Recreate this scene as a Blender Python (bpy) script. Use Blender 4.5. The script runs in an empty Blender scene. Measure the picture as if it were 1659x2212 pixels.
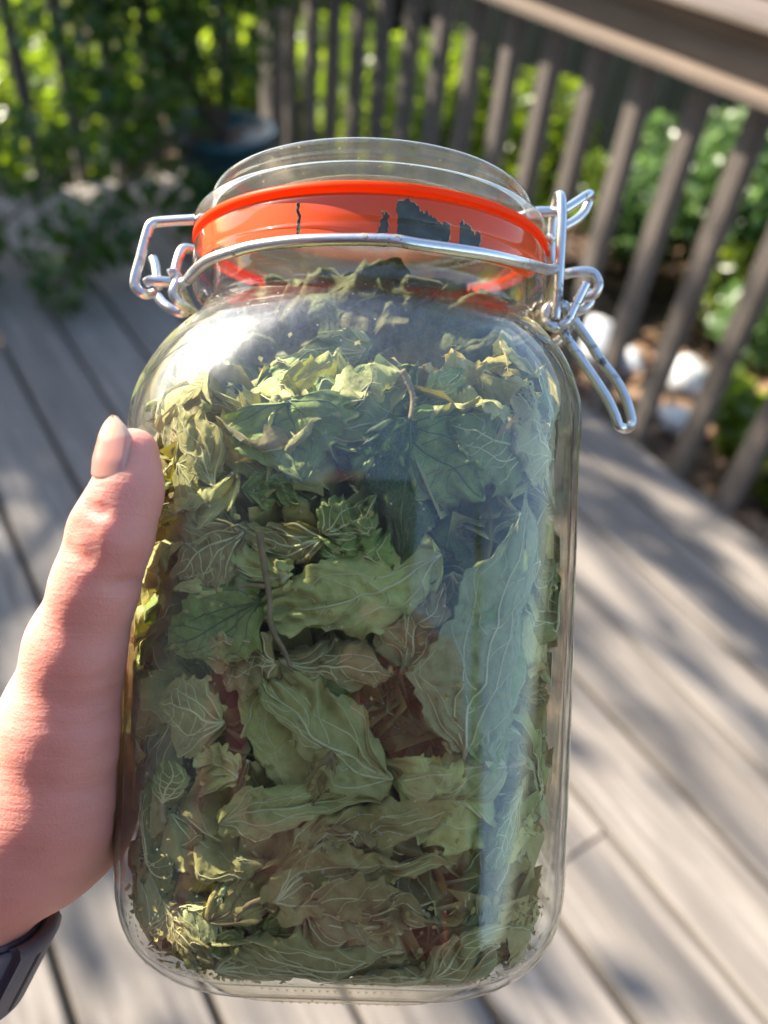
import bpy, math, random
import numpy as np
from mathutils import Matrix, Vector

S = bpy.context.scene
COL = S.collection
RNG = np.random.default_rng(11)
random.seed(11)

# ------------------------------------------------------------------ camera
F = 1712.5
CX, CY = 829.5, 1106.0
dn = np.array([-0.08616475, -0.72065063, 0.68792318])    # straight down, in camera axes (x right, y up, z forward)
bx_ = np.array([-0.53841403, 0.61465709, 0.57646074])    # along the deck boards = world X
cy_ = np.array([-0.83826366, -0.3207169, -0.44097018])   # across the boards to the left = world Y
CAM_H = 1.10
EYE = np.array([0, 0, CAM_H])
M3 = np.stack([bx_, cy_, -dn])                            # camera axes -> world


def c2w(v):
    return np.asarray(v, float) @ M3.T + EYE


camd = bpy.data.cameras.new('camera')
cam = bpy.data.objects.new('camera', camd)
COL.objects.link(cam)
mw = np.eye(4)
mw[:3, 0] = M3[:, 0]
mw[:3, 1] = M3[:, 1]
mw[:3, 2] = -M3[:, 2]
mw[:3, 3] = EYE
cam.matrix_world = Matrix(mw.tolist())
camd.sensor_fit = 'VERTICAL'
camd.sensor_height = 36
camd.lens = F / 2212 * 36
camd.clip_start = 0.01
camd.clip_end = 500
camd.dof.use_dof = True
camd.dof.focus_distance = 0.183
camd.dof.aperture_fstop = 8.4
S.camera = cam

# ------------------------------------------------------------------ light
sc_ = np.array([-0.62, 0.77, -0.07])
sun_dir = M3 @ (sc_ / np.linalg.norm(sc_))
ELEV = math.asin(sun_dir[2])
w = bpy.data.worlds.new('World')
S.world = w
w.use_nodes = True
nt = w.node_tree
nt.nodes.clear()
sky = nt.nodes.new('ShaderNodeTexSky')
sky.sky_type = 'NISHITA'
sky.sun_disc = False
sky.sun_elevation = ELEV
sky.sun_rotation = math.atan2(sun_dir[0], sun_dir[1])
bg = nt.nodes.new('ShaderNodeBackground')
bg.inputs['Strength'].default_value = 0.10
wo = nt.nodes.new('ShaderNodeOutputWorld')
nt.links.new(sky.outputs[0], bg.inputs[0])
nt.links.new(bg.outputs[0], wo.inputs[0])
sl = bpy.data.lights.new('sun', 'SUN')
sl.energy = 4.6
sl.angle = math.radians(0.53)
sl.color = (1.0, 0.90, 0.76)
sun = bpy.data.objects.new('sun', sl)
COL.objects.link(sun)
sun.location = (3, 1, 6)
sun.rotation_euler = Vector(sun_dir.tolist()).to_track_quat('Z', 'Y').to_euler()

S.view_settings.view_transform = 'Standard'
S.view_settings.look = 'None'
S.view_settings.gamma = 1
S.view_settings.use_curve_mapping = False
S.view_settings.exposure = 2.0
S.render.engine = 'CYCLES'
cy = S.cycles
cy.use_denoising = True
cy.max_bounces = 14
cy.diffuse_bounces = 5
cy.glossy_bounces = 6
cy.transmission_bounces = 12
cy.transparent_max_bounces = 32
cy.caustics_reflective = False
cy.caustics_refractive = False
cy.sample_clamp_indirect = 6


# ------------------------------------------------------------------ helpers
def tag(o, label=None, cat=None, group=None, kind=None):
    if label:
        o['label'] = label
    if cat:
        o['category'] = cat
    if group:
        o['group'] = group
    if kind:
        o['kind'] = kind
    return o


def empty(name, loc=(0, 0, 0), label=None, cat=None, group=None, kind=None):
    o = bpy.data.objects.new(name, None)
    o.empty_display_size = 0.02
    COL.objects.link(o)
    o.location = loc
    return tag(o, label, cat, group, kind)


def mesh(name, V, Fs, mat, parent=None, smooth=True, loc=None, uv=None, attrs=None):
    me = bpy.data.meshes.new(name)
    V = np.asarray(V, float)
    me.from_pydata(V.tolist(), [], [tuple(int(i) for i in f) for f in Fs])
    if mat is not None:
        me.materials.append(mat)
    if smooth:
        me.polygons.foreach_set('use_smooth', [True] * len(me.polygons))
    if uv is not None:
        l = me.uv_layers.new(name='UVMap')
        idx = np.zeros(len(me.loops), np.int32)
        me.loops.foreach_get('vertex_index', idx)
        l.data.foreach_set('uv', np.asarray(uv, np.float32)[idx].ravel())
    for k, a in (attrs or {}).items():
        at = me.attributes.new(k, 'FLOAT', 'POINT')
        at.data.foreach_set('value', np.asarray(a, np.float32))
    me.update()
    o = bpy.data.objects.new(name, me)
    COL.objects.link(o)
    if parent is not None:
        o.parent = parent
    if loc is not None:
        o.location = loc
    return o


class MB:
    """collects shapes of ONE part"""

    def __init__(s):
        s.V = []
        s.F = []
        s.n = 0

    def add(s, V, Fs):
        V = np.asarray(V, float)
        s.V.append(V)
        s.F += [tuple(int(i) + s.n for i in f) for f in Fs]
        s.n += len(V)
        return s

    def out(s, name, mat, parent=None, **k):
        return mesh(name, np.concatenate(s.V), s.F, mat, parent, **k)


def boxg(x0, x1, y0, y1, z0, z1, b=0.0):
    """box with a small chamfer on its long edges"""
    if b <= 0:
        V = [(x, y, z) for x in (x0, x1) for y in (y0, y1) for z in (z0, z1)]
        Fs = [(0, 1, 3, 2), (4, 6, 7, 5), (0, 4, 5, 1), (2, 3, 7, 6), (0, 2, 6, 4), (1, 5, 7, 3)]
        return np.array(V), Fs
    d = (x1 - x0, y1 - y0, z1 - z0)
    ax = int(np.argmax(d))
    lo = [x0, y0, z0]
    hi = [x1, y1, z1]
    p, q = [i for i in range(3) if i != ax]
    sec = [(lo[p] + b, lo[q]), (hi[p] - b, lo[q]), (hi[p], lo[q] + b), (hi[p], hi[q] - b), (hi[p] - b, hi[q]),
           (lo[p] + b, hi[q]), (lo[p], hi[q] - b), (lo[p], lo[q] + b)]
    V = []
    for e in (lo[ax], hi[ax]):
        for a, c in sec:
            v = [0, 0, 0]
            v[ax] = e
            v[p] = a
            v[q] = c
            V.append(v)
    Fs = [(i, (i + 1) % 8, 8 + (i + 1) % 8, 8 + i) for i in range(8)] + [tuple(range(7, -1, -1)), tuple(range(8, 16))]
    if ax == 1:
        Fs = [f[::-1] for f in Fs]
    return np.array(V), Fs


def catmull(P, n=6, closed=False):
    P = np.asarray(P, float)
    m = len(P)
    out = []
    rng_ = range(m) if closed else range(m - 1)
    for i in rng_:
        if closed:
            a, b, c, d = P[(i - 1) % m], P[i], P[(i + 1) % m], P[(i + 2) % m]
        else:
            a, b, c, d = P[max(i - 1, 0)], P[i], P[i + 1], P[min(i + 2, m - 1)]
        for k in range(n):
            t = k / n
            out.append(0.5 * (2 * b + (c - a) * t + (2 * a - 5 * b + 4 * c - d) * t * t + (3 * b - a - 3 * c + d) * t ** 3))
    if not closed:
        out.append(P[-1])
    return np.array(out)


def tube(P, r, k=8, caps=True, closed=False):
    P = np.asarray(P, float)
    n = len(P)
    r = np.broadcast_to(np.asarray(r, float), (n,))
    if closed:
        T = np.roll(P, -1, 0) - np.roll(P, 1, 0)
    else:
        T = np.gradient(P, axis=0)
    T /= np.linalg.norm(T, axis=1)[:, None] + 1e-12
    a = np.array([0.31, 0.17, 0.93])
    if abs(T[0] @ a) > 0.9:
        a = np.array([0.9, 0.3, 0.1])
    N = a - T[0] * (a @ T[0])
    N /= np.linalg.norm(N)
    V = []
    th = np.arange(k) * 2 * np.pi / k
    for i in range(n):
        N = N - T[i] * (N @ T[i])
        N /= np.linalg.norm(N) + 1e-12
        B = np.cross(T[i], N)
        V.append(P[i] + r[i] * (np.cos(th)[:, None] * N + np.sin(th)[:, None] * B))
    V = np.concatenate(V)
    Fs = []
    for i in range(n if closed else n - 1):
        for j in range(k):
            i2 = (i + 1) % n
            Fs.append((i * k + j, i * k + (j + 1) % k, i2 * k + (j + 1) % k, i2 * k + j))
    if caps and not closed:
        Fs.append(tuple(range(k - 1, -1, -1)))
        Fs.append(tuple((n - 1) * k + j for j in range(k)))
    return V, Fs


def grid_faces(nu, nv, wrap=False):
    Fs = []
    for i in range(nu - 1):
        for j in range(nv if wrap else nv - 1):
            j2 = (j + 1) % nv
            Fs.append((i * nv + j, i * nv + j2, (i + 1) * nv + j2, (i + 1) * nv + j))
    return Fs


# ------------------------------------------------------------------ materials
class NT:
    def __init__(s, name):
        s.m = bpy.data.materials.new(name)
        s.m.use_nodes = True
        s.t = s.m.node_tree
        s.t.nodes.clear()
        s.o = s.n('ShaderNodeOutputMaterial')

    def n(s, typ, inp=None, **k):
        nd = s.t.nodes.new(typ)
        for a, v in k.items():
            setattr(nd, a, v)
        for a, v in (inp or {}).items():
            s.set(nd, a, v)
        return nd

    def set(s, nd, a, v):
        sock = nd.inputs[a]
        if isinstance(v, bpy.types.Node):
            s.t.links.new(v.outputs[0], sock)
        elif isinstance(v, bpy.types.NodeSocket):
            s.t.links.new(v, sock)
        else:
            if isinstance(v, tuple) and len(v) == 3 and sock.type == 'RGBA':
                v = v + (1,)
            sock.default_value = v

    def ramp(s, fac, stops, interp='LINEAR'):
        r = s.n('ShaderNodeValToRGB', {'Fac': fac})
        e = r.color_ramp.elements
        r.color_ramp.interpolation = interp
        while len(e) < len(stops):
            e.new(0.5)
        for el, (p, c) in zip(e, stops):
            el.position = p
            el.color = (c if isinstance(c, tuple) else (c, c, c)) + (1,)
        return r

    def noise(s, vec, scale, detail=4, rough=0.55, dist=0.0):
        d = {'Scale': scale, 'Detail': detail, 'Roughness': rough, 'Distortion': dist}
        if vec is not None:
            d['Vector'] = vec
        return s.n('ShaderNodeTexNoise', d)

    def mapping(s, vec, scale=(1, 1, 1), loc=(0, 0, 0), rot=(0, 0, 0)):
        return s.n('ShaderNodeMapping', {'Vector': vec, 'Scale': scale, 'Location': loc, 'Rotation': rot})

    def mix(s, f, a, b):
        nd = s.n('ShaderNodeMix', data_type='RGBA')
        s.set(nd, 0, f)
        s.set(nd, 6, a)
        s.set(nd, 7, b)
        return nd.outputs[2]

    def math(s, op, a, b=0.5, clamp=False):
        nd = s.n('ShaderNodeMath', operation=op, use_clamp=clamp)
        s.set(nd, 0, a)
        s.set(nd, 1, b)
        return nd.outputs[0]

    def mixsh(s, f, a, b):
        nd = s.n('ShaderNodeMixShader')
        s.set(nd, 0, f)
        s.t.links.new(a.outputs[0], nd.inputs[1])
        s.t.links.new(b.outputs[0], nd.inputs[2])
        return nd

    def bump(s, h, strength, dist=0.001):
        return s.n('ShaderNodeBump', {'Height': h, 'Strength': strength, 'Distance': dist})

    def done(s, sh):
        s.t.links.new(sh.outputs[0], s.o.inputs[0])
        return s.m


def wood_mat(name, base, dark, rough=0.75, axis='X', gscale=1.0, spec=0.4):
    t = NT(name)
    co = t.n('ShaderNodeTexCoord').outputs['Object']
    oi = t.n('ShaderNodeObjectInfo')
    off = t.n('ShaderNodeVectorMath', {0: co}, operation='ADD')
    rv = t.n('ShaderNodeCombineXYZ', {'X': t.math('MULTIPLY', oi.outputs['Random'], 37.0), 'Y': t.math('MULTIPLY', oi.outputs['Random'], 11.0), 'Z': 0.0})
    t.t.links.new(rv.outputs[0], off.inputs[1])
    sc = {'X': (1.2, 22, 22), 'Y': (22, 1.2, 22), 'Z': (22, 22, 1.2)}[axis]
    mp = t.mapping(off.outputs[0], tuple(c * gscale for c in sc))
    n1 = t.noise(mp, 3.0, 6, 0.65, 0.6)
    n2 = t.noise(mp, 14.0, 3, 0.6)
    n3 = t.noise(off.outputs[0], 5.0, 3, 0.6)
    c = t.ramp(n1, [(0.25, dark), (0.48, tuple(0.5 * (a + b) for a, b in zip(base, dark))), (0.66, base), (0.9, tuple(min(1, v * 1.25) for v in base))])
    c2 = t.mix(t.math('MULTIPLY', t.ramp(n3, [(0.42, 0.0), (0.7, 1.0)]), 0.55), c.outputs[0], tuple(v * 0.55 for v in base))
    st = t.ramp(t.noise(t.mapping(off.outputs[0], {'X': (0.9, 11, 11), 'Y': (11, 0.9, 11), 'Z': (11, 11, 0.9)}[axis]), 2.0, 4, 0.6, 0.4), [(0.38, 0.0), (0.62, 1.0)])
    c2 = t.mix(t.math('MULTIPLY', st, 0.75), c2, tuple(v * 0.50 for v in base))
    # knots
    vo = t.n('ShaderNodeTexVoronoi', {'Vector': t.mapping(off.outputs[0], {'X': (2.2, 7, 3), 'Y': (7, 2.2, 3), 'Z': (7, 7, 2.2)}[axis]), 'Scale': 1.0})
    kn = t.ramp(vo.outputs['Distance'], [(0.05, 1.0), (0.20, 0.0)])
    c3 = t.mix(t.math('MULTIPLY', kn, 0.7), c2, tuple(v * 0.35 for v in base))
    vr = t.math('ADD', t.math('MULTIPLY', oi.outputs['Random'], 0.35), 0.82)
    hs = t.n('ShaderNodeHueSaturation', {'Color': c3, 'Value': vr})
    p = t.n('ShaderNodeBsdfPrincipled', {'Base Color': hs, 'Roughness': rough, 'Specular IOR Level': spec, 'Normal': t.bump(t.math('ADD', n1.outputs[0], t.math('MULTIPLY', n2.outputs[0], 0.4)), 0.6, 0.004)})
    return t.done(p)


def leaf_mat(name, c1, c2, c3, trans=0.4, rough=0.42, scale=9.0, spec=0.5):
    """living foliage, colour varied leaf cluster by leaf cluster"""
    t = NT(name)
    co = t.n('ShaderNodeTexCoord').outputs['Object']
    n = t.noise(co, scale, 3, 0.7)
    c = t.ramp(n, [(0.3, c1), (0.5, c2), (0.72, c3)])
    p = t.n('ShaderNodeBsdfPrincipled', {'Base Color': c, 'Roughness': rough, 'Specular IOR Level': spec})
    tr = t.n('ShaderNodeBsdfTranslucent', {'Color': t.n('ShaderNodeHueSaturation', {'Color': c, 'Value': 2.1, 'Saturation': 1.1})})
    return t.done(t.mixsh(trans, p, tr))


def dry_leaf_mat(name, c_lo, c_hi, trans=0.14, gloss=0.3):
    t = NT(name)
    co = t.n('ShaderNodeTexCoord').outputs['Object']
    uv = t.n('ShaderNodeUVMap').outputs[0]
    oi = t.n('ShaderNodeObjectInfo').outputs['Random']
    n1 = t.noise(co, 70, 4, 0.65)
    n2 = t.noise(co, 320, 3, 0.6)
    c = t.mix(t.ramp(n1, [(0.3, 0.0), (0.7, 1.0)]), c_lo, c_hi)
    brown = t.math('MULTIPLY', t.ramp(t.noise(co, 26, 3, 0.6), [(0.5, 0.0), (0.7, 1.0)]), 0.45)
    c = t.mix(brown, c, (0.31, 0.225, 0.09))
    c = t.mix(t.math('MULTIPLY', t.ramp(n2, [(0.35, 1.0), (0.6, 0.0)]), 0.30), c, tuple(v * 0.55 for v in c_lo))
    # fine net of veinlets, leaf-space
    vo = t.n('ShaderNodeTexVoronoi', {'Vector': uv, 'Scale': 22.0}, feature='DISTANCE_TO_EDGE')
    net = t.ramp(vo.outputs['Distance'], [(0.0, 1.0), (0.09, 0.0)])
    c = t.mix(t.math('MULTIPLY', net, 0.16), c, (0.5, 0.5, 0.28))
    hs = t.n('ShaderNodeHueSaturation', {'Color': c, 'Value': t.math('ADD', t.math('MULTIPLY', oi, 0.5), 0.75), 'Hue': t.math('ADD', t.math('MULTIPLY', oi, 0.03), 0.485)})
    vc = t.n('ShaderNodeTexVoronoi', {'Vector': uv, 'Scale': 12.0}, feature='SMOOTH_F1')
    h = t.math('ADD', t.math('MULTIPLY', vc.outputs['Distance'], 0.9), t.math('MULTIPLY', n2.outputs[0], 0.5))
    bp = t.bump(h, 0.75, 0.0012)
    p = t.n('ShaderNodeBsdfPrincipled', {'Base Color': hs, 'Roughness': 0.62, 'Specular IOR Level': gloss, 'Normal': bp, 'Sheen Weight': 0.15, 'Sheen Roughness': 0.5})
    tr = t.n('ShaderNodeBsdfTranslucent', {'Color': t.n('ShaderNodeHueSaturation', {'Color': hs, 'Saturation': 1.35, 'Value': 1.5}), 'Normal': bp})
    return t.done(t.mixsh(trans, p, tr))


def plain(name, col, rough=0.6, metal=0.0, nscale=0, namp=0.2, bump=0.0, bscale=200, bd=0.0005, **k):
    t = NT(name)
    co = t.n('ShaderNodeTexCoord').outputs['Object']
    c = col
    if nscale:
        n = t.noise(co, nscale, 5, 0.6)
        c = t.ramp(n, [(0.3, tuple(v * (1 - namp) for v in col)), (0.7, tuple(min(1, v * (1 + namp)) for v in col))])
    d = {'Base Color': c, 'Roughness': rough, 'Metallic': metal}
    if bump:
        d['Normal'] = t.bump(t.noise(co, bscale, 4, 0.6), bump, bd)
    d.update({a.replace('_', ' '): v for a, v in k.items()})
    return t.done(t.n('ShaderNodeBsdfPrincipled', d))


def glass_mat(name, dust=0.0, tint=(0.975, 0.988, 0.98), lo=0.70, hi=0.93, base_refr=0.0, film_z=0.0, dcol=(0.75, 0.77, 0.78)):
    """jar glass: see-through face on, refracting more and more towards the grazing edges, Fresnel reflection, dust specks"""
    t = NT(name)
    co = t.n('ShaderNodeTexCoord').outputs['Object']
    bn = t.bump(t.noise(co, 38, 2, 0.5), 0.10, 0.002)
    lw = t.n('ShaderNodeLayerWeight', {'Blend': 0.5}).outputs['Facing']
    g = t.math('ADD', t.ramp(lw, [(lo, 0.0), (hi, 1.0)], 'EASE'), base_refr, True)
    tr = t.n('ShaderNodeBsdfTransparent', {'Color': tint})
    rf = t.n('ShaderNodeBsdfRefraction', {'Color': (0.95, 0.975, 0.965), 'Roughness': 0.0, 'IOR': 1.5, 'Normal': bn})
    body = t.mixsh(g, tr, rf)
    lwb = t.n('ShaderNodeLayerWeight', {'Blend': 0.5, 'Normal': bn}).outputs['Facing']
    fr = t.math('ADD', t.math('MULTIPLY', t.math('POWER', lwb, 5.0), 0.85), 0.036, True)   # Schlick
    gl = t.n('ShaderNodeBsdfGlossy', {'Color': (1, 1, 1), 'Roughness': 0.012, 'Normal': bn})
    sh = t.mixsh(fr, body, gl)
    if film_z:
        # greasy film on the glass, thicker on the shoulder: a wide soft sheen
        zz = t.n('ShaderNodeSeparateXYZ', {0: co}).outputs[2]
        sho = t.ramp(t.math('MULTIPLY', zz, 5.0), [(0.50, 0.12), (0.66, 0.8), (0.79, 1.0), (0.835, 0.04)])
        fm = t.math('MULTIPLY', t.math('MULTIPLY', t.math('MULTIPLY', t.ramp(t.noise(t.mapping(co, (1, 1, 0.5)), 45, 6, 0.75, 1.5), [(0.3, 0.35), (0.7, 1.0)]), t.ramp(t.noise(t.mapping(co, (1, 1, 0.35)), 420, 4, 0.8, 0.6), [(0.36, 0.45), (0.66, 1.45)])), sho), film_z)
        g2 = t.n('ShaderNodeBsdfGlossy', {'Color': (1, 1, 1), 'Roughness': 0.34, 'Normal': bn})
        sh = t.mixsh(fm, sh, g2)
    if dust > 0:
        sp = t.n('ShaderNodeTexVoronoi', {'Vector': co, 'Scale': 420.0, 'Randomness': 1.0})
        pick = t.math('GREATER_THAN', t.n('ShaderNodeSeparateColor', {'Color': sp.outputs['Color']}).outputs[0], 0.80)
        spk = t.math('MULTIPLY', t.ramp(sp.outputs['Distance'], [(0.05, 1.0), (0.14, 0.0)]), pick)
        film = t.math('MULTIPLY', t.ramp(t.noise(co, 26, 6, 0.7, 1.2), [(0.35, 0.25), (0.72, 1.0)]), dust)
        fa = t.math('ADD', film, t.math('MULTIPLY', spk, 0.55), True)
        df = t.n('ShaderNodeBsdfDiffuse', {'Color': dcol})
        tl = t.n('ShaderNodeBsdfTranslucent', {'Color': dcol})
        sh = t.mixsh(fa, sh, t.mixsh(0.5, df, tl))
    return t.done(sh)


M = {}
M['deck'] = wood_mat('weathered_deck_wood', (0.375, 0.332, 0.290), (0.085, 0.074, 0.064), 0.7, 'X')
M['rail'] = wood_mat('weathered_rail_wood', (0.27, 0.205, 0.155), (0.085, 0.064, 0.052), 0.75, 'X')
M['baluster'] = wood_mat('weathered_baluster_wood', (0.215, 0.178, 0.150), (0.085, 0.070, 0.060), 0.8, 'Z')
M['fence'] = wood_mat('shade_toned_fence_wood', (0.011, 0.017, 0.015), (0.006, 0.009, 0.008), 0.9, 'Z', 1.0, 0.08)  # shade on the fence is put into this near-black green
M['siding'] = plain('cream_siding', (0.34, 0.32, 0.28), 0.8, nscale=6, namp=0.1)
M['soil'] = plain('garden_soil', (0.11, 0.072, 0.048), 0.95, nscale=30, namp=0.5, bump=1.0, bscale=40, bd=0.03)
M['litter'] = leaf_mat('brown_leaf_litter', (0.16, 0.085, 0.045), (0.30, 0.18, 0.10), (0.42, 0.30, 0.19), 0.15, 0.6)
M['stone'] = plain('pale_stone', (0.62, 0.63, 0.64), 0.8, nscale=14, namp=0.25, bump=0.6, bscale=30, bd=0.01)
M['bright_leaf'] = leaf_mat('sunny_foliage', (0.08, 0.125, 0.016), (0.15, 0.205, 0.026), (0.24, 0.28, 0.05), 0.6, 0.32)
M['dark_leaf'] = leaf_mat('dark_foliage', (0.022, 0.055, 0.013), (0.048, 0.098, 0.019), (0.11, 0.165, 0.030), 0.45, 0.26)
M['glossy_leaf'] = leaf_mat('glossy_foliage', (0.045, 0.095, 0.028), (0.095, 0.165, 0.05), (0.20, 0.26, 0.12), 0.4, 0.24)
M['bark'] = plain('bark', (0.10, 0.075, 0.055), 0.9, nscale=40, namp=0.4, bump=0.8, bscale=60, bd=0.01)
M['teal'] = plain('teal_glaze', (0.018, 0.075, 0.095), 0.35, nscale=8, namp=0.3)
M['glass'] = glass_mat('jar_glass', 0.010, film_z=0.065)
M['lid_glass'] = glass_mat('lid_glass', 0.06, lo=0.66, hi=0.95, base_refr=0.04, tint=(0.95, 0.91, 0.81), dcol=(0.80, 0.66, 0.46))  # beige tint and warm dust colour stand in for the deck mirrored in the lid
_t = NT('orange_rubber')
_c = (0.88, 0.105, 0.010)
_p = _t.n('ShaderNodeBsdfPrincipled', {'Base Color': _c, 'Roughness': 0.45, 'Specular IOR Level': 0.25})
M['rubber'] = _t.done(_t.mixsh(0.55, _p, _t.n('ShaderNodeBsdfTranslucent', {'Color': (0.95, 0.16, 0.014)})))


_t = NT('refracted_rubber')  # brighter rubber for the band that draws the gasket's refracted image
_p = _t.n('ShaderNodeBsdfPrincipled', {'Base Color': (0.97, 0.088, 0.008), 'Roughness': 0.5, 'Specular IOR Level': 0.2})
M['seal_image'] = _t.done(_t.mixsh(0.18, _p, _t.n('ShaderNodeBsdfTranslucent', {'Color': (0.95, 0.16, 0.014)})))


def steel():
    t = NT('worn_steel_wire')
    co = t.n('ShaderNodeTexCoord').outputs['Object']
    n = t.noise(co, 260, 5, 0.7)
    r = t.ramp(n, [(0.54, 0.0), (0.60, 1.0)])
    big = t.ramp(t.noise(co, 60, 2, 0.5), [(0.5, 0.0), (0.62, 1.0)])
    k = t.math('MULTIPLY', r, big)
    c = t.mix(k, (0.74, 0.74, 0.72), (0.09, 0.07, 0.06))
    p = t.n('ShaderNodeBsdfPrincipled', {'Base Color': c, 'Metallic': t.math('SUBTRACT', 1.0, t.math('MULTIPLY', k, 0.8)), 'Roughness': t.math('ADD', t.math('MULTIPLY', k, 0.40), 0.30),
                                         'Normal': t.bump(t.noise(co, 500, 3, 0.6), 0.25, 0.0003)})
    return t.done(p)


M['steel'] = steel()


def skin():
    t = NT('skin')
    co = t.n('ShaderNodeTexCoord').outputs['Object']
    n1 = t.noise(co, 45, 4, 0.6)
    n2 = t.noise(co, 9, 2, 0.5)
    c = t.mix(t.ramp(n1, [(0.35, 0.0), (0.65, 1.0)]), (0.72, 0.305, 0.232), (0.80, 0.375, 0.292))
    c = t.mix(t.math('MULTIPLY', t.ramp(n2, [(0.45, 0.0), (0.65, 1.0)]), 0.5), c, (0.70, 0.28, 0.22))
    wr = t.noise(t.mapping(co, (60, 60, 420)), 1.0, 4, 0.65, 0.8)
    pore = t.n('ShaderNodeTexVoronoi', {'Vector': co, 'Scale': 1500.0})
    h = t.math('ADD', t.math('MULTIPLY', wr.outputs[0], 1.0), t.math('MULTIPLY', pore.outputs['Distance'], 0.25))
    p = t.n('ShaderNodeBsdfPrincipled', {'Base Color': c, 'Roughness': 0.5, 'Specular IOR Level': 0.4, 'Subsurface Weight': 0.9,
                                         'Subsurface Radius': (1.0, 0.32, 0.18), 'Subsurface Scale': 0.0032,
                                         'Normal': t.bump(h, 0.42, 0.0007)})
    return t.done(p)


M['skin'] = skin()


def nailm():
    t = NT('fingernail')
    uv = t.n('ShaderNodeSeparateXYZ', {0: t.n('ShaderNodeUVMap').outputs[0]})
    v = t.math('ADD', uv.outputs[1], t.math('MULTIPLY', t.math('ABSOLUTE', t.math('SUBTRACT', uv.outputs[0], 0.5)), -0.20))
    c = t.ramp(v, [(0.0, (0.74, 0.42, 0.34)), (0.1, (0.62, 0.29, 0.23)), (0.60, (0.66, 0.31, 0.24)), (0.66, (0.74, 0.52, 0.38)), (1.0, (0.78, 0.60, 0.44))])
    p = t.n('ShaderNodeBsdfPrincipled', {'Base Color': c, 'Roughness': 0.28, 'Subsurface Weight': 0.6, 'Subsurface Radius': (1, 0.4, 0.25), 'Subsurface Scale': 0.002, 'Coat Weight': 0.25, 'Coat Roughness': 0.15})
    return t.done(p)


M['nail'] = nailm()
M['strap'] = plain('dark_silicone', (0.115, 0.10, 0.118), 0.5, nscale=300, namp=0.12)
M['slot'] = plain('slot_black', (0.01, 0.009, 0.012), 0.7)
M['shirt'] = plain('maroon_cloth', (0.10, 0.018, 0.03), 0.9, nscale=60, namp=0.2)
M['dl_pale'] = dry_leaf_mat('dried_leaf_pale', (0.390, 0.385, 0.105), (0.545, 0.520, 0.185))
M['dl_olive'] = dry_leaf_mat('dried_leaf_olive', (0.330, 0.285, 0.078), (0.500, 0.425, 0.150))
M['dl_green'] = dry_leaf_mat('dried_leaf_green', (0.155, 0.215, 0.036), (0.290, 0.350, 0.080))
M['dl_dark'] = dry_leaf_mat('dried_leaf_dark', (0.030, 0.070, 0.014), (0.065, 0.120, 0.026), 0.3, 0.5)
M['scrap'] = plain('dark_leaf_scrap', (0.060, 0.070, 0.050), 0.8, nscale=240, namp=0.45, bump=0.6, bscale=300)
M['dl_shade'] = dry_leaf_mat('dried_leaf_shade', (0.045, 0.075, 0.030), (0.085, 0.120, 0.050), 0.06, 0.2)  # dark leaf copy, the dimness of the jar neck put into its colour
M['dl_blue'] = dry_leaf_mat('dried_leaf_blue', (0.275, 0.310, 0.120), (0.385, 0.415, 0.185))
M['dl_yellow'] = dry_leaf_mat('dried_leaf_yellow', (0.28, 0.22, 0.055), (0.40, 0.32, 0.105))
M['vein'] = plain('dried_vein', (0.60, 0.57, 0.28), 0.6, nscale=150, namp=0.15)
M['vein_dark'] = plain('dried_vein_green', (0.10, 0.15, 0.055), 0.6, nscale=150, namp=0.2)
M['stalk'] = plain('dried_stalk', (0.27, 0.20, 0.095), 0.7, nscale=200, namp=0.35, bump=0.6, bscale=700)

# ------------------------------------------------------------------ deck
deck = empty('deck', (0, 0, 0), kind='structure')
PITCH = 0.1445
PW = 0.1348
E0 = -1.353
X0, X1 = -1.6, 2.70
rj = np.random.default_rng(5)


def plank_mesh(L, wd):
    V, Fs = boxg(0, L, 0, wd, -0.036, 0, 0.004)
    return V, Fs


for k in range(21):
    y0 = E0 + k * PITCH
    joints = {5: [0.205], 4: [], 7: [1.2], 2: [-0.7], 9: [0.6], 11: [1.5], 12: [-0.4], 14: [0.9], 16: [0.1], 18: [1.4]}.get(k, [])
    xs = [X0] + joints + [X1]
    for a, b in zip(xs[:-1], xs[1:]):
        V, Fs = plank_mesh(b - a - 0.005, PW + rj.uniform(-0.001, 0.001))
        o = mesh('plank', V, Fs, M['deck'], deck, smooth=False, loc=(a + 0.0025, y0 + rj.uniform(0, 0.0015), rj.uniform(-0.002, 0.001)))
# joists and rim under the boards
for x in np.arange(X0 + 0.05, X1, 0.42):
    V, Fs = boxg(0, 0.038, E0 + 0.005, E0 + 21 * PITCH, -0.18, -0.0385)
    mesh('joist', V, Fs, M['rail'], deck, smooth=False, loc=(x, 0, 0))
V, Fs = boxg(X0, X1, E0 - 0.0, E0 + 0.036, -0.19, -0.041)
mesh('rim_joist', V + np.array([0, 0.002, 0]), Fs, M['rail'], deck, smooth=False)

# ------------------------------------------------------------------ ground
GZ = -0.42
n = 61
gx = np.linspace(-1, 1, n)
gx = np.sign(gx) * np.abs(gx) ** 2.2 * 60
GX, GY = np.meshgrid(gx, gx, indexing='ij')
GZ_ = GZ + 0.02 * np.sin(GX * 1.7) * np.cos(GY * 2.1)
mesh('ground', np.stack([GX, GY, GZ_], -1).reshape(-1, 3), grid_faces(n, n), M['soil']).__setitem__('kind', 'structure')


# ------------------------------------------------------------------ railings
def prism_x(sec, x0, x1):
    k = len(sec)
    V = [(x0, a, b) for a, b in sec] + [(x1, a, b) for a, b in sec]
    Fs = [(i, (i + 1) % k, k + (i + 1) % k, k + i) for i in range(k)] + [tuple(range(k - 1, -1, -1)), tuple(range(k, 2 * k))]
    return np.array(V), Fs


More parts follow.
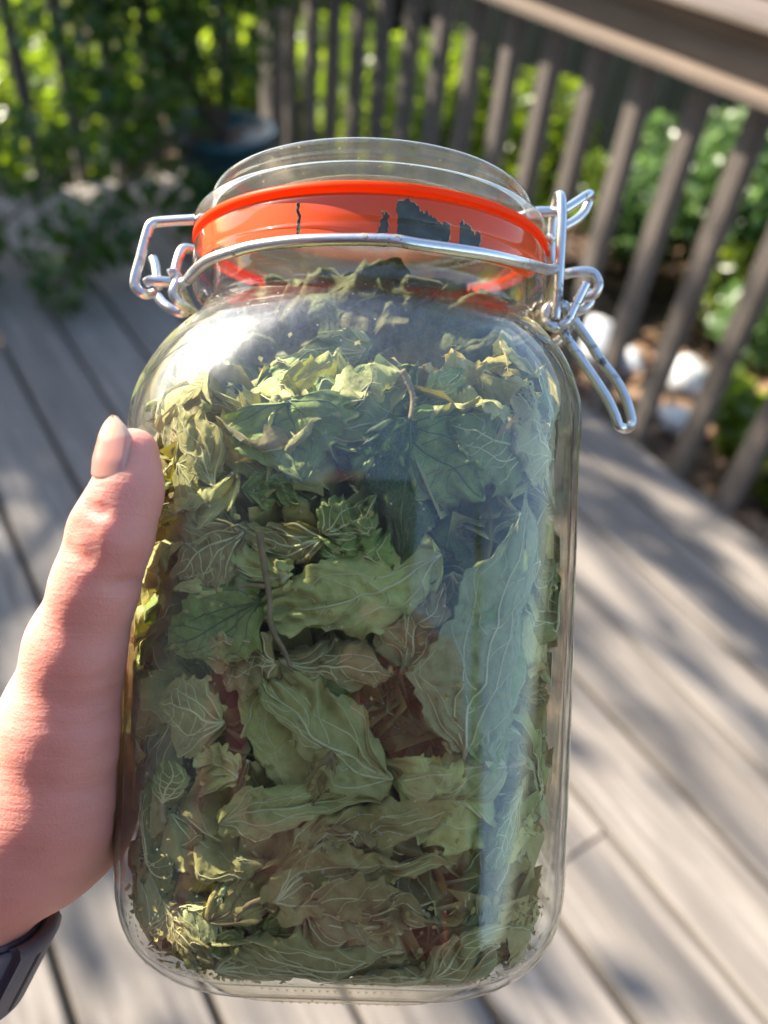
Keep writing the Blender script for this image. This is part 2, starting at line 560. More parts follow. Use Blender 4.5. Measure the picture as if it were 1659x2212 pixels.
bV, bF = boxg(-0.019, 0.019, -0.019, 0.019, 0, 1, 0.003)
BAL_ME = None


def baluster(parent, x, y, z0, z1, rz=0.0):
    global BAL_ME
    if BAL_ME is None:
        o = mesh('baluster', bV, bF, M['baluster'], parent, smooth=False)
        BAL_ME = o.data
    else:
        o = bpy.data.objects.new('baluster', BAL_ME)
        COL.objects.link(o)
        o.parent = parent
    o.location = (x, y, z0)
    o.scale = (1, 1, z1 - z0)
    o.rotation_euler = (rj.uniform(-0.006, 0.006), rj.uniform(-0.006, 0.006), rz + rj.uniform(-0.05, 0.05))
    return o


RY = -1.376
rail = empty('deck_railing', (0, RY, 0), 'weathered timber railing with square balusters along the right edge of the deck', 'railing')
for k in range(-7, 17):
    baluster(rail, 0.60 + 0.1325 * k, 0, -0.20, 0.772)
# cap with undercut edge, fascia board and narrow ledge below it
V, Fs = prism_x([(-0.085, 0.850), (0.092, 0.848), (0.092, 0.840), (0.060, 0.826), (0.046, 0.806), (-0.085, 0.806)], -1.4, 2.66)
mesh('cap_rail', V, Fs, M['rail'], rail, smooth=False)
V, Fs = prism_x([(0.0215, 0.758), (0.046, 0.758), (0.046, 0.804), (0.0215, 0.804)], -1.4, 2.66)
mesh('rail_board', V, Fs, M['rail'], rail, smooth=False)
V, Fs = prism_x([(0.0215, 0.737), (0.070, 0.735), (0.070, 0.748), (0.046, 0.756), (0.0215, 0.756)], -1.4, 2.66)
mesh('rail_ledge', V, Fs, M['rail'], rail, smooth=False)
V, Fs = boxg(-0.045, 0.045, -0.045, 0.045, -0.40, 0.80, 0.004)
mesh('post', V, Fs, M['baluster'], rail, smooth=False, loc=(2.735, -0.02, 0))

FX = 2.745
rail2 = empty('deck_railing', (FX, 0, 0), 'shaded timber railing with square balusters across the far end of the deck', 'railing')
for k in range(0, 21):
    baluster(rail2, 0, -1.206 + 0.1315 * k, -0.20, 0.772)
for nm, sec in (('cap_rail', [(-0.075, 0.846), (-0.075, 0.806), (0.085, 0.806), (0.085, 0.846)]),
                ('rail_board', [(-0.046, 0.742), (-0.0215, 0.742), (-0.0215, 0.804), (-0.046, 0.804)])):
    V, Fs = prism_x(sec, -1.5, 1.32)
    V = V[:, [1, 0, 2]]
    V[:, 1] = np.clip(V[:, 1], -1.345, 1.32)
    mesh(nm, V, Fs, M['rail'], rail2, smooth=False)


# ------------------------------------------------------------------ foliage
def leaf_cloud(centers, radii, n, size, rng, droop=0.0, flat=0.5):
    """n pointed leaves scattered through overlapping clumps"""
    centers = np.asarray(centers, float)
    radii = np.asarray(radii, float)
    wts = radii ** 2
    wts = wts / wts.sum()
    ci = rng.choice(len(centers), n, p=wts)
    d = rng.normal(size=(n, 3))
    d /= np.linalg.norm(d, axis=1)[:, None]
    rr = rng.uniform(0.35, 1.0, n) ** 0.6
    P = centers[ci] + d * (rr * radii[ci])[:, None]
    nrm = d * 0.6 + rng.normal(size=(n, 3)) * 0.6 + np.array([0, 0, flat])
    nrm /= np.linalg.norm(nrm, axis=1)[:, None]
    t = rng.normal(size=(n, 3)) + np.array([0, 0, -droop])
    t -= nrm * (t * nrm).sum(1)[:, None]
    t /= np.linalg.norm(t, axis=1)[:, None]
    b = np.cross(nrm, t)
    L = size * rng.uniform(0.6, 1.3, n)[:, None]
    W = L * 0.34
    v = np.stack([P - t * L * 0.5, P - t * L * 0.05 + b * W + nrm * L * 0.06, P + t * L * 0.5 - nrm * L * 0.1, P - t * L * 0.05 - b * W + nrm * L * 0.06], 1)
    return v.reshape(-1, 3), P


def foliage_mesh(name, v, mat, parent):
    m = len(v) // 4
    me = bpy.data.meshes.new(name)
    me.vertices.add(len(v))
    me.vertices.foreach_set('co', v.ravel())
    i = np.arange(m) * 4
    tri = np.stack([i, i + 1, i + 2, i, i + 2, i + 3], 1).ravel()
    me.loops.add(len(tri))
    me.loops.foreach_set('vertex_index', tri.astype(np.int32))
    me.polygons.add(2 * m)
    me.polygons.foreach_set('loop_start', (np.arange(2 * m) * 3).astype(np.int32))
    me.update(calc_edges=True)
    me.materials.append(mat)
    o = bpy.data.objects.new(name, me)
    COL.objects.link(o)
    o.parent = parent
    return o


def bush(name, loc, rad, hgt, n, size, mat, label, cat='shrub', group=None, seed=1, clumps=9, stems=5, z0=0.12):
    rng = np.random.default_rng(seed)
    root = empty(name, loc, label, cat, group)
    cs = np.stack([rng.uniform(-1, 1, clumps) * rad * 0.7, rng.uniform(-1, 1, clumps) * rad * 0.7, z0 + rng.uniform(0.1, 0.95, clumps) * (hgt - z0)], 1)
    rs = rad * rng.uniform(0.3, 0.55, clumps)
    v, P = leaf_cloud(cs, rs, n, size, rng)
    v[:, 2] = np.maximum(v[:, 2], 0.01)
    foliage_mesh('foliage', v, mat, root)
    mb = MB()
    for k in range(stems):
        c = cs[k % clumps]
        p0 = np.array([rng.uniform(-.05, .05), rng.uniform(-.05, .05), 0.0])
        V, Fs = tube(catmull([p0, (p0 + c) * 0.5 + rng.normal(size=3) * 0.02 * rad, c], 5), np.linspace(0.012, 0.004, 11), 5)
        mb.add(V, Fs)
    mb.out('stems', M['bark'], root)
    return root


# beyond the right railing
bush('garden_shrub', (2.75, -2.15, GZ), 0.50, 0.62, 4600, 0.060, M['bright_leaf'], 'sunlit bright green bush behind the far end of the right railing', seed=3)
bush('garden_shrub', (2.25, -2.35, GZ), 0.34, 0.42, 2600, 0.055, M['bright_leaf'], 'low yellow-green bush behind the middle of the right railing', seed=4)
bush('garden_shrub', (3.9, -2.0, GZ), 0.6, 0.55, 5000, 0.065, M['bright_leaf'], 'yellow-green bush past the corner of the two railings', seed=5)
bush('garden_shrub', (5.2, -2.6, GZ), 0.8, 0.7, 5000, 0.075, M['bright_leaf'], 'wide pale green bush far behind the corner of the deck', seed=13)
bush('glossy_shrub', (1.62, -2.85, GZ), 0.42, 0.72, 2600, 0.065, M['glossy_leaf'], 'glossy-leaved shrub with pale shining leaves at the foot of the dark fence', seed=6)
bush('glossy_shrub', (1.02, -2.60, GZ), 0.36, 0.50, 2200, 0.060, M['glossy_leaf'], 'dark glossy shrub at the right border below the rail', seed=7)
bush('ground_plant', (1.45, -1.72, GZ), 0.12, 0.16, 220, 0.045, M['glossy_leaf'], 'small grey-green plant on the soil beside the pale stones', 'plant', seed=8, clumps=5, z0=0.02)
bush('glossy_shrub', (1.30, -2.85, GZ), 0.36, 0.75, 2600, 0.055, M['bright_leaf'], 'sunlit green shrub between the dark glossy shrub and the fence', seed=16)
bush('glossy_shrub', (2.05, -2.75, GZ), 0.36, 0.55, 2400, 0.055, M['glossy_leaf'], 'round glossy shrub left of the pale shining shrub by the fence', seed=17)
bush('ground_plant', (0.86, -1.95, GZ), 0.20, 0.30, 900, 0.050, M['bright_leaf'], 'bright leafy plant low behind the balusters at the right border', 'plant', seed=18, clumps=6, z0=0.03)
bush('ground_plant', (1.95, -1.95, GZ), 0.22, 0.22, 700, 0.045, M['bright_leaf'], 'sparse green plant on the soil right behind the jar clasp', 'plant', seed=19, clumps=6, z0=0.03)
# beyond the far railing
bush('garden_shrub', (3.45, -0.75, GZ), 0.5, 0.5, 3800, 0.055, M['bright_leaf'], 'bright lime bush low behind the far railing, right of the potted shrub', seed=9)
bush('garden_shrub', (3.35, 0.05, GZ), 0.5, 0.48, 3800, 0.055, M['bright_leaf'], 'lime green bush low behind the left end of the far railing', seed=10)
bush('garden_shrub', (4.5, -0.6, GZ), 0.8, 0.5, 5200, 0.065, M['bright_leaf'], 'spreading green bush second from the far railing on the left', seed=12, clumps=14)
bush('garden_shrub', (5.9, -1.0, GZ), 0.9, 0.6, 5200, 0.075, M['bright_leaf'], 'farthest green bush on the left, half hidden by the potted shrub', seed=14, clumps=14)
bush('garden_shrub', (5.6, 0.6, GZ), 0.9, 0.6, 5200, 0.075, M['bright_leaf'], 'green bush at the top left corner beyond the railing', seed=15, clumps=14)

# tall conifer behind the photographer (unseen, added to narrow the sky's reflection in the jar)
cz = [0.5 + 0.16 * k for k in range(26)]
rngc = np.random.default_rng(91)
ct = empty('conifer', (-3.3, 0.62, GZ), 'tall dark conifer added behind the photographer to narrow the sky reflection in the jar', 'tree')
ccs = np.array([(rngc.normal() * 0.06, rngc.normal() * 0.06, z) for z in cz])
crs = np.array([0.62 * (1 - (z - 0.5) / 5.2) for z in cz])
v, _ = leaf_cloud(ccs, crs, 9000, 0.10, rngc)
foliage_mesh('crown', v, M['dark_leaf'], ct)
V, Fs = tube(np.array([(0, 0, z) for z in np.linspace(0, 4.4, 8)]), np.linspace(0.10, 0.02, 8), 8)
mesh('trunk', V, Fs, M['bark'], ct)

# house wall along the left side of the deck (out of view, mirrored in the jar)
house = empty('house', (0, 1.72, 0), 'cream clapboard house wall along the left side of the deck', 'house')
for k in range(17):
    sec = [(0.0, 0.2 * k), (0.022, 0.2 * k), (0.045, 0.2 * k + 0.2), (0.023, 0.2 * k + 0.2)]
    V, Fs = prism_x([(a, b) for a, b in sec], -3.5, 1.9)
    mesh('siding_board', V, Fs, M['siding'], house, smooth=False)
V, Fs = boxg(-3.5, 1.9, 0.05, 0.2, GZ, 3.45)
mesh('wall', V, Fs, M['siding'], house, smooth=False)

# teal pot and its shrub in the deck corner
pot = empty('flower_pot', (2.38, -1.03, 0.0), 'glazed dark teal flower pot standing in the far corner of the deck', 'flower pot')
prof = [(0.0, 0.001), (0.10, 0.001), (0.105, 0.01), (0.135, 0.13), (0.15, 0.21), (0.165, 0.215), (0.168, 0.24), (0.155, 0.243), (0.145, 0.225), (0.12, 0.20), (0.0, 0.195)]
th = np.linspace(0, 2 * np.pi, 40, endpoint=False)
V = np.concatenate([[(r * np.cos(a), r * np.sin(a), z) for a in th] for r, z in prof])
mesh('pot_body', V, grid_faces(len(prof), 40, True), M['teal'], pot)
V = np.array([(0, 0, 0.199)] + [(0.135 * np.cos(a), 0.135 * np.sin(a), 0.198 + 0.004 * np.sin(5 * a)) for a in th])
mesh('potting_soil', V, [(0, 1 + j, 1 + (j + 1) % 40) for j in range(40)], M['soil'], pot)
sh = empty('potted_shrub', (2.38, -1.03, 0.196), 'big dark green shrub hanging over the far end of the deck', 'shrub')
rng = np.random.default_rng(21)
cs = np.array([(-.02, .0, .3), (0, .15, .4), (-.1, .3, .25), (.05, .3, .5), (0, -.15, .5), (-.1, .1, .6), (.05, .42, .4), (.1, .0, .7), (-.05, .25, .7),
               (-.2, .35, .05), (-.35, .5, -.05), (-.3, .62, -.09), (-.02, .2, .1), (-.3, .2, -.05), (.1, .5, .62), (-.25, .45, .2),
               (-.08, .6, .05), (-.15, .8, -.08), (-.3, .85, -.1), (-.05, .95, -.08), (-.45, .65, -.12), (-.2, 1.0, -.1)])
rs = np.array([.18, .2, .18, .2, .16, .18, .16, .18, .2, .14, .11, .10, .15, .12, .14, .13, .13, .11, .09, .10, .08, .09])
v, P = leaf_cloud(cs, rs, 4300, 0.042, rng, droop=0.5)
v[:, 2] = np.maximum(v[:, 2], -0.19)
v = v[np.repeat((v.reshape(-1, 4, 3)[:, :, 0].max(1) < 0.32), 4)]
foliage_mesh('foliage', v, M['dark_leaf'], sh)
mb = MB()
for c in cs[::2]:
    mid = c * 0.5 + np.array([0, 0, 0.12])
    mb.add(*tube(catmull([(0, 0, 0.0), mid, c], 6), np.linspace(0.011, 0.003, 13), 5))
mb.out('stems', M['bark'], sh)

# dark boundary fence at the right
fen = empty('garden_fence', (0, -3.3, GZ), 'board fence behind the garden, shade put into its dark green colour', 'fence')
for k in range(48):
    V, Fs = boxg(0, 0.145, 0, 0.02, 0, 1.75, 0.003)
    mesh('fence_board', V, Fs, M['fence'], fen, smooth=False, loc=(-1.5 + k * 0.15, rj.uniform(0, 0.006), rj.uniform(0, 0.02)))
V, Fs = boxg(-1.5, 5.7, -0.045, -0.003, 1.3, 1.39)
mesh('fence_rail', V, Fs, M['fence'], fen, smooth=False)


# stones on the soil
def rock(loc, s, label, seed):
    rng = np.random.default_rng(seed)
    nu, nv = 12, 18
    u = np.linspace(0, np.pi, nu)
    vv = np.linspace(0, 2 * np.pi, nv, endpoint=False)
    U, W = np.meshgrid(u, vv, indexing='ij')
    D = np.stack([np.sin(U) * np.cos(W), np.sin(U) * np.sin(W), np.cos(U)], -1).reshape(-1, 3)
    k = rng.normal(size=(6, 3)) * 2.2
    ph = rng.uniform(0, 6, 6)
    r = 1 + 0.09 * sum(np.sin(D @ k[i] + ph[i]) for i in range(6))
    V = D * r[:, None] * np.array(s)
    V[:, 2] = np.maximum(V[:, 2], -s[2] * 0.4)
    o = mesh('garden_stone', V, grid_faces(nu, nv, True), M['stone'], loc=loc)
    tag(o, label, 'stone')
    return o


def ongz(px, py, z=GZ):
    r = np.array([px - CX, CY - py, F])
    t = (CAM_H - z) / (r @ dn)
    return c2w(r * t)


p = ongz(1275, 770); rock((p[0], p[1], GZ + .04), (0.13, 0.10, 0.09), 'pale blue-grey stone just right of the jar behind the railing', 31)
p = ongz(1480, 835); rock((p[0], p[1], GZ + .04), (0.085, 0.075, 0.07), 'bright white stone on the soil between two balusters', 32)
p = ongz(1455, 925); rock((p[0], p[1], GZ + .03), (0.075, 0.06, 0.05), 'small grey stone below the white stone by the deck edge', 33)
p = ongz(1350, 800); rock((p[0], p[1], GZ + .03), (0.06, 0.06, 0.05), 'small whitish stone between the blue-grey and the white stone', 34)
# leaf litter on the soil
rng = np.random.default_rng(41)
n = 4200
P = np.stack([rng.uniform(-0.6, 4.5, n), rng.uniform(-3.2, -1.42, n), np.full(n, GZ + 0.03)], 1)
v, _ = leaf_cloud(P, np.full(n, 0.02), n, 0.06, rng, flat=2.0)
o = foliage_mesh('leaf_litter', v, M['litter'], None)
tag(o, 'brown dry leaf litter lying on the soil', 'leaf litter', kind='stuff')

# ------------------------------------------------------------------ jar frame
LEAN = math.radians(1.75)
jx = np.array([math.cos(LEAN), -math.sin(LEAN), 0])
jz = np.array([math.sin(LEAN), math.cos(LEAN), 0])
jy = np.array([0, 0, 1.0])
JO = np.array([-0.0080, 0, 0.222]) - jz * 0.110          # base centre, camera axes
JM = np.eye(4)
for i, a in enumerate((jx, jy, jz)):
    JM[:3, i] = M3 @ a
JM[:3, 3] = c2w(JO)
JMAT = Matrix(JM.tolist())
JINV = np.linalg.inv(JM)


def pj(px, py, depth):
    """picture position at a distance -> jar coordinates (x right, y away, z up the jar)"""
    v = np.array([(px - CX) / F * depth, (CY - py) / F * depth, depth]) - JO
    return np.array([v @ jx, v @ jy, v @ jz])


def pj_y(px, py, y):
    return pj(px, py, JO[2] + y)


NX = 0.0022   # the neck sits a touch right of the belly


bkw = np.array([-0.79, 0.61, 0])       # behind and right of the photographer
rtw = np.array([-0.61, -0.79, 0])


# shade tree beyond the far railing: stands on the sun side, its crown above the picture
def shade_tree():
    rng = np.random.default_rng(77)
    root = empty('shade_tree', (6.0, 1.0, GZ), 'leafy tree beyond the deck whose crown throws dappled shade', 'tree')
    base = np.array([6.0, 1.0, GZ])
    mb = MB()
    mb.add(*tube(catmull([(0, 0, 0), (0.05, 0.02, 0.8), (-0.05, -0.1, 1.6), (0, -0.2, 3.2), (0.1, -0.2, 4.4)], 6), np.linspace(0.13, 0.04, 25), 9))
    mb.out('trunk', M['bark'], root)
    # clumps placed in the plane across the sun rays
    sd = sun_dir
    cs, rs = [], []
    jc = JM[:3, 3] + JM[:3, 2] * 0.12
    for k in range(1150):
        # deck point shaded by this clump
        gxp = rng.uniform(-0.9, 2.6)
        gyp = rng.uniform(-1.5, 1.2)
        t = rng.uniform(4.6, 6.6)
        c = np.array([gxp, gyp, 0]) + sd * t
        dense = 0.10 + 0.90 * np.clip((gxp - 0.55 + 0.10 * (gyp + 0.5)) / 0.45, 0, 1) * (1 - 0.6 * np.clip((gxp - 2.2) / 0.3, 0, 1))
        if rng.uniform() > dense * 0.5 + 0.04:
            continue
        # keep the gap through which the sun reaches jar and hand
        dv = c - jc
        if np.linalg.norm(dv - sd * (dv @ sd)) < 0.30:
            continue
        cs.append(c - base)
        rs.append(rng.uniform(0.09, 0.2))
    for k in range(14):  # extra clumps added to keep the sun off the photographer's head
        cs.append((bkw * 0.56 - rtw * 0.05 + np.array([0, 0, 1.53])) + rng.normal(size=3) * 0.07 + sd * (4.4 + 0.15 * k) - base)
        rs.append(0.17)
    for k in range(10):  # extra clumps added to shade the hand holding the phone
        cs.append(c2w((0.045, -0.115, -0.01)) + rng.normal(size=3) * 0.03 + sd * (4.3 + 0.2 * k) - base)
        rs.append(0.085)
    v, P = leaf_cloud(cs, rs, 34 * len(cs), 0.075, rng)
    q = v.reshape(-1, 4, 3)
    dv = q.mean(1) + base - jc
    dist = np.linalg.norm(dv - (dv @ sd)[:, None] * sd, axis=1)
    q = q[dist > 0.17]
    foliage_mesh('crown', q.reshape(-1, 3), M['dark_leaf'], root)
    mb = MB()
    for c in cs[::4]:
        s = np.array([0, -0.15, min(max(c[2] - 0.5, 0.9), 4.2)])
        mb.add(*tube(catmull([s, (s + c) / 2 + [0, 0, 0.1], c], 4), np.linspace(0.02, 0.005, 9), 5))
    mb.out('branches', M['bark'], root)


shade_tree()

# ------------------------------------------------------------------ jar
jar = empty('glass_jar', label='clear square clip-top glass jar packed with dried leaves, held over the deck', cat='jar')
jar.matrix_world = JMAT
NTH = 128
THS = np.linspace(0, 2 * np.pi, NTH, endpoint=False)


def ring(a, rc, z, cx=0.0):
    """rounded square of half width a and corner radius rc (rc=a: circle), sampled by angle"""
    c, s = np.cos(THS), np.sin(THS)
    k = a - rc
    # ray / rounded square intersection by bisection-free formula
    ac, as_ = np.abs(c), np.abs(s)
    r1 = a / np.maximum(np.maximum(ac, as_), 1e-9)
    x, y = r1 * ac, r1 * as_
    corner = (x > k + 1e-12) & (y > k + 1e-12)
    b = ac * k + as_ * k
    disc = np.maximum(b * b - (2 * k * k - rc * rc), 0)
    r2 = b + np.sqrt(disc)
    r = np.where(corner, r2, r1)
    return np.stack([cx + r * c, r * s, np.full(NTH, z)], 1)


# (z, a, rc, x shift)
OUT = [(-0.0010, 0.020, 0.020), (-0.0008, 0.036, 0.026), (0.0002, 0.0425, 0.027), (0.0028, 0.0480, 0.028), (0.0080, 0.0520, 0.029), (0.0155, 0.0542, 0.0295), (0.0260, 0.0550, 0.030),
       (0.06, 0.0552, 0.030), (0.10, 0.0552, 0.030), (0.126, 0.0552, 0.0305), (0.136, 0.0552, 0.032), (0.1440, 0.0538, 0.035), (0.1510, 0.0516, 0.039), (0.1565, 0.0490, 0.043), (0.1600, 0.0470, 0.0455),
       (0.1625, 0.0458, 0.0458), (0.1640, 0.0455, 0.0455), (0.1662, 0.0462, 0.0462), (0.1672, 0.0476, 0.0476), (0.1690, 0.0484, 0.0484), (0.1715, 0.0484, 0.0484), (0.1734, 0.0484, 0.0484), (0.1742, 0.0479, 0.0479), (0.1750, 0.0484, 0.0484), (0.1770, 0.0484, 0.0484), (0.1795, 0.0481, 0.0481), (0.1806, 0.0472, 0.0472)]
INN = [(0.1806, 0.0440, 0.0440), (0.1790, 0.0436, 0.0436), (0.1660, 0.0434, 0.0434), (0.1625, 0.0436, 0.0436), (0.1600, 0.0448, 0.0435), (0.1560, 0.0470, 0.0415), (0.1505, 0.0496, 0.0375), (0.1435, 0.0522, 0.0340), (0.1355, 0.0536, 0.0312),
       (0.126, 0.0539, 0.0296), (0.10, 0.0539, 0.0292), (0.026, 0.0537, 0.0292), (0.0135, 0.0529, 0.0285), (0.0075, 0.0503, 0.027), (0.0042, 0.0455, 0.026), (0.0030, 0.036, 0.025), (0.0028, 0.018, 0.018)]


def shift(z):
    return NX * np.clip((z - 0.125) / 0.035, 0, 1)


def densify(prof, n):
    P = np.array(prof)
    d = np.r_[0, np.cumsum(np.linalg.norm(np.diff(P[:, :2], axis=0), axis=1))]
    C = catmull(P, n)
    C[:, 2] = np.minimum(C[:, 2], C[:, 1])
    return C


rows = np.concatenate([densify(OUT, 4), densify(INN, 4)])
V = np.concatenate([ring(a, rc, z, shift(z)) for z, a, rc in rows])
Fs = grid_faces(len(rows), NTH, True)
nV = len(V)
V = np.concatenate([V, [(0, 0, -0.0009), (0, 0, 0.0029)]])
for j in range(NTH):
    Fs.append((nV, (j + 1) % NTH, j))
    b = (len(rows) - 1) * NTH
    Fs.append((nV + 1, b + j, b + (j + 1) % NTH))
mesh('glass_body', V, Fs, M['glass'], jar)

# ring of moulded dots the jar stands on
mb = MB()
r_ = ring(0.0395, 0.027, -0.0028)
for i in range(NTH):
    th4 = np.linspace(0, 2 * np.pi, 6, endpoint=False)
    for off in (0.0, 0.0026):
        c = r_[i] * (1 - off / 0.04)
        c[2] = -0.0014 - 0.0012 * (off == 0)
        Vd = [(c[0] + 0.0008 * np.cos(t), c[1] + 0.0008 * np.sin(t), c[2]) for t in th4] + [(c[0], c[1], c[2] - 0.0011)]
        mb.add(Vd, [(k, 6, (k + 1) % 6) for k in range(6)])
o = mb.out('base_dots', M['glass'], jar)
o['kind'] = 'stuff'
prof = [(0.0410, -0.0006), (0.0402, -0.0028), (0.0385, -0.0034), (0.0372, -0.0028), (0.0365, -0.0006)]
V = np.concatenate([ring(a, 0.026, z) for a, z in prof])
mesh('base_ring', V, grid_faces(len(prof), NTH, True), M['lid_glass'], jar)

# gasket: a flat washer that shows as a bright edge, and its skirt band, added for the gasket image refracted in the rim, with torn places
lathe_th = np.linspace(0, 2 * np.pi, 160, endpoint=False)


def lathe(prof, cx=NX, th=lathe_th):
    return np.concatenate([[(cx + r * np.cos(a), r * np.sin(a), z) for a in th] for r, z in prof])


gasket = mesh('gasket', lathe([(0.0440, 0.1809), (0.0482, 0.1809), (0.0486, 0.1812), (0.0486, 0.1824), (0.0482, 0.1828), (0.0440, 0.1828), (0.0440, 0.1809)]), grid_faces(7, 160, True), M['rubber'], jar)
# image band: angle runs from the left (pi) over the front (-y, 3pi/2) to the right
na, nz = 900, 60
A = np.linspace(math.radians(-152), math.radians(-20), na)
Z = np.linspace(0.1688, 0.1804, nz)


def n1d(x, seed, f):
    k = np.random.default_rng(seed)
    return sum(np.sin(x * f * (i + 1) * 1.3 + k.uniform(0, 6)) / (i + 1) for i in range(6))


skV = np.array([(NX + 0.0476 * np.cos(a), 0.0476 * np.sin(a), z) for a in A for z in Z])
DG, ZN = np.meshgrid(np.degrees(A), np.linspace(0, 1, nz), indexing='ij')
jag = 0.05 * n1d(DG, 5, 0.9) + 0.02 * n1d(DG, 8, 4)
jq = 0.5 * n1d(ZN * 8, 6, 1.0)
cut = (DG > -88 + jq + 3 * ZN) & (DG < -84.5 + jq) & (ZN < 0.70 + jag)                     # torn tab
cut |= (DG > -82 + jq * 0.5) & (DG < -67 + jq * 0.6) & (ZN < np.interp(DG, [-83, -80, -76, -72, -67], [0.86, 0.95, 0.80, 0.62, 0.55]) + 0.6 * jag)
cut |= (DG > -64) & (DG < -57 + jq * 1.2) & (ZN < 0.68 - 0.025 * (DG + 64) + 0.7 * jag)
cut |= (DG > -109.4 + jq * 0.5) & (DG < -108.3 + jq * 0.5) & (ZN < 0.85)
cut |= (ZN < 0.35) & (DG < -132 - 14 * ZN + 2 * jq)
cut |= (DG > -34 + 10 * ZN + jq) & (ZN < 0.30)
FsA = np.array(grid_faces(na, nz))
Fs = [tuple(f) for f in FsA[~cut.ravel()[FsA[:, 0]]]]
mesh('gasket_image', skV, Fs, M['seal_image'], jar, smooth=True)

# scraps of dark leaf stuck in those torn places
for lab, a0, a1 in (('thin dark leaf sliver stuck across the orange seal at the far left', -112, -106), ('narrow dark leaf strip stuck on the orange seal left of the big scrap', -90, -82.8),
                    ('big ragged dark leaf scrap stuck on the orange seal, right of the middle', -82.8, -65.5), ('square dark leaf scrap stuck on the orange seal right of the big scrap', -65.2, -55)):
    m_ = cut.ravel()[FsA[:, 0]] & (DG.ravel()[FsA[:, 0]] > a0) & (DG.ravel()[FsA[:, 0]] < a1)
    fs = FsA[m_]
    used = np.unique(fs)
    remap = -np.ones(len(skV), int)
    remap[used] = np.arange(len(used))
    Vs = skV[used] * np.array([1.0, 1.0, 1.0])
    rr = 1 - 0.008 + 0.006 * np.sin(Vs[:, 2] * 900 + Vs[:, 0] * 700)
    Vs = np.stack([NX + (Vs[:, 0] - NX) * rr, Vs[:, 1] * rr, Vs[:, 2]], 1)
    org = Vs.mean(0)
    o = mesh('leaf_scrap', Vs - org, remap[fs].tolist(), M['scrap'], None)
    o.matrix_world = JMAT @ Matrix.Translation(org.tolist())
    tag(o, lab, 'leaf scrap')

# lid: flange, step, dome, hollow underneath
LID = [(0.0, 0.1945), (0.020, 0.1950), (0.034, 0.1955), (0.0400, 0.1955), (0.0428, 0.1948), (0.0438, 0.1932), (0.0431, 0.1920), (0.0438, 0.1908), (0.0430, 0.1897), (0.0441, 0.1887), (0.0462, 0.1880), (0.0480, 0.1872), (0.0485, 0.1856), (0.0482, 0.1834), (0.0470, 0.1830),
       (0.0418, 0.1831), (0.0405, 0.1826), (0.0398, 0.1815), (0.0385, 0.1835), (0.0375, 0.1870), (0.034, 0.1900), (0.020, 0.1905), (0.0, 0.1905)]
C = catmull(np.array(LID), 4)
C[:, 0] = np.maximum(C[:, 0], 0.00005)
mesh('lid', lathe([tuple(c) for c in C]), grid_faces(len(C), 160, True), M['lid_glass'], jar)

# ---- wire clip
WR = 0.00135


def onneck(px, py, r):
    """point of the neck cylinder of radius r under a picture position (near side)"""
    d = pj(px, py, 1.0) - pj(px, py, 0.0)
    o = pj(px, py, 0.0)
    o = o - np.array([NX, 0, 0])
    a = d[0] ** 2 + d[1] ** 2
    b = o[0] * d[0] + o[1] * d[1]
    c = o[0] ** 2 + o[1] ** 2 - r * r
    disc = max(b * b - a * c, 0)
    t = (-b - math.sqrt(disc)) / a
    return o + d * t + np.array([NX, 0, 0])


def wire(name, pts, r=WR, n=6, parent=None, closed=False):
    P = catmull(pts, n, closed)
    V, Fs = tube(P, r, 10, True, closed)
    return mesh(name, V, Fs, M['steel'], parent)


clip = empty('clip', parent_ := None) if False else None
R0 = 0.0484
fw = [onneck(x, y, R0 + WR * 0.9) for x, y in [(404, 606), (425, 582), (455, 560), (500, 545), (556, 531), (664, 519), (829, 518), (906, 528), (1038, 547), (1126, 567), (1180, 582)]]
Lh = pj(392, 625, 0.217)
Rh = pj(1203, 592, 0.2155)
back = []
for a in np.radians([150, 125, 100, 80, 60, 40, 25]):
    back.append(np.array([NX + 0.0494 * np.cos(a), 0.0494 * np.sin(a), 0.1645]))
wire('neck_wire', [back[0] + np.array([-0.004, -0.01, -0.002]), Lh] + fw + [Rh, back[-1] + np.array([0.003, -0.01, 0])] + back[::-1][1:-1], parent=jar, n=6, closed=True)
# left hinge: bail coming off the lid, turning down to the hinge loop
wire('hinge_bail', [pj(470, 470, .214), pj(425, 474, .213), pj(350, 479, .2125), pj(328, 484, .212), pj(319, 500, .212), pj(304, 556, .212), pj(291, 606, .212), pj(297, 626, .212), pj(314, 636, .213), pj(330, 634, .217)], parent=jar)
wire('hinge_bail', [pj(420, 540, .224), pj(396, 538, .222), pj(385, 560, .220), pj(376, 598, .218), pj(372, 606, .217)], parent=jar)
wire('hinge_link', [pj(316, 611, .214), pj(326, 606, .2135), pj(350, 608, .2135), pj(376, 610, .2145)], parent=jar)
wire('hinge_loop', [pj(366, 592, .213), pj(376, 589, .2135), pj(384, 598, .214), pj(380, 615, .2125), pj(374, 632, .212), pj(382, 650, .2125), pj(402, 664, .215), pj(420, 676, .218)], parent=jar)
wire('hinge_loop', [pj(340, 640, .222), pj(352, 655, .221), pj(370, 668, .220), pj(392, 676, .220), pj(412, 668, .2215)], parent=jar)
wire('hinge_link', [pj(330, 558, .222), pj(336, 574, .221), pj(340, 605, .219), pj(342, 622, .218)], r=WR * 0.95, parent=jar)
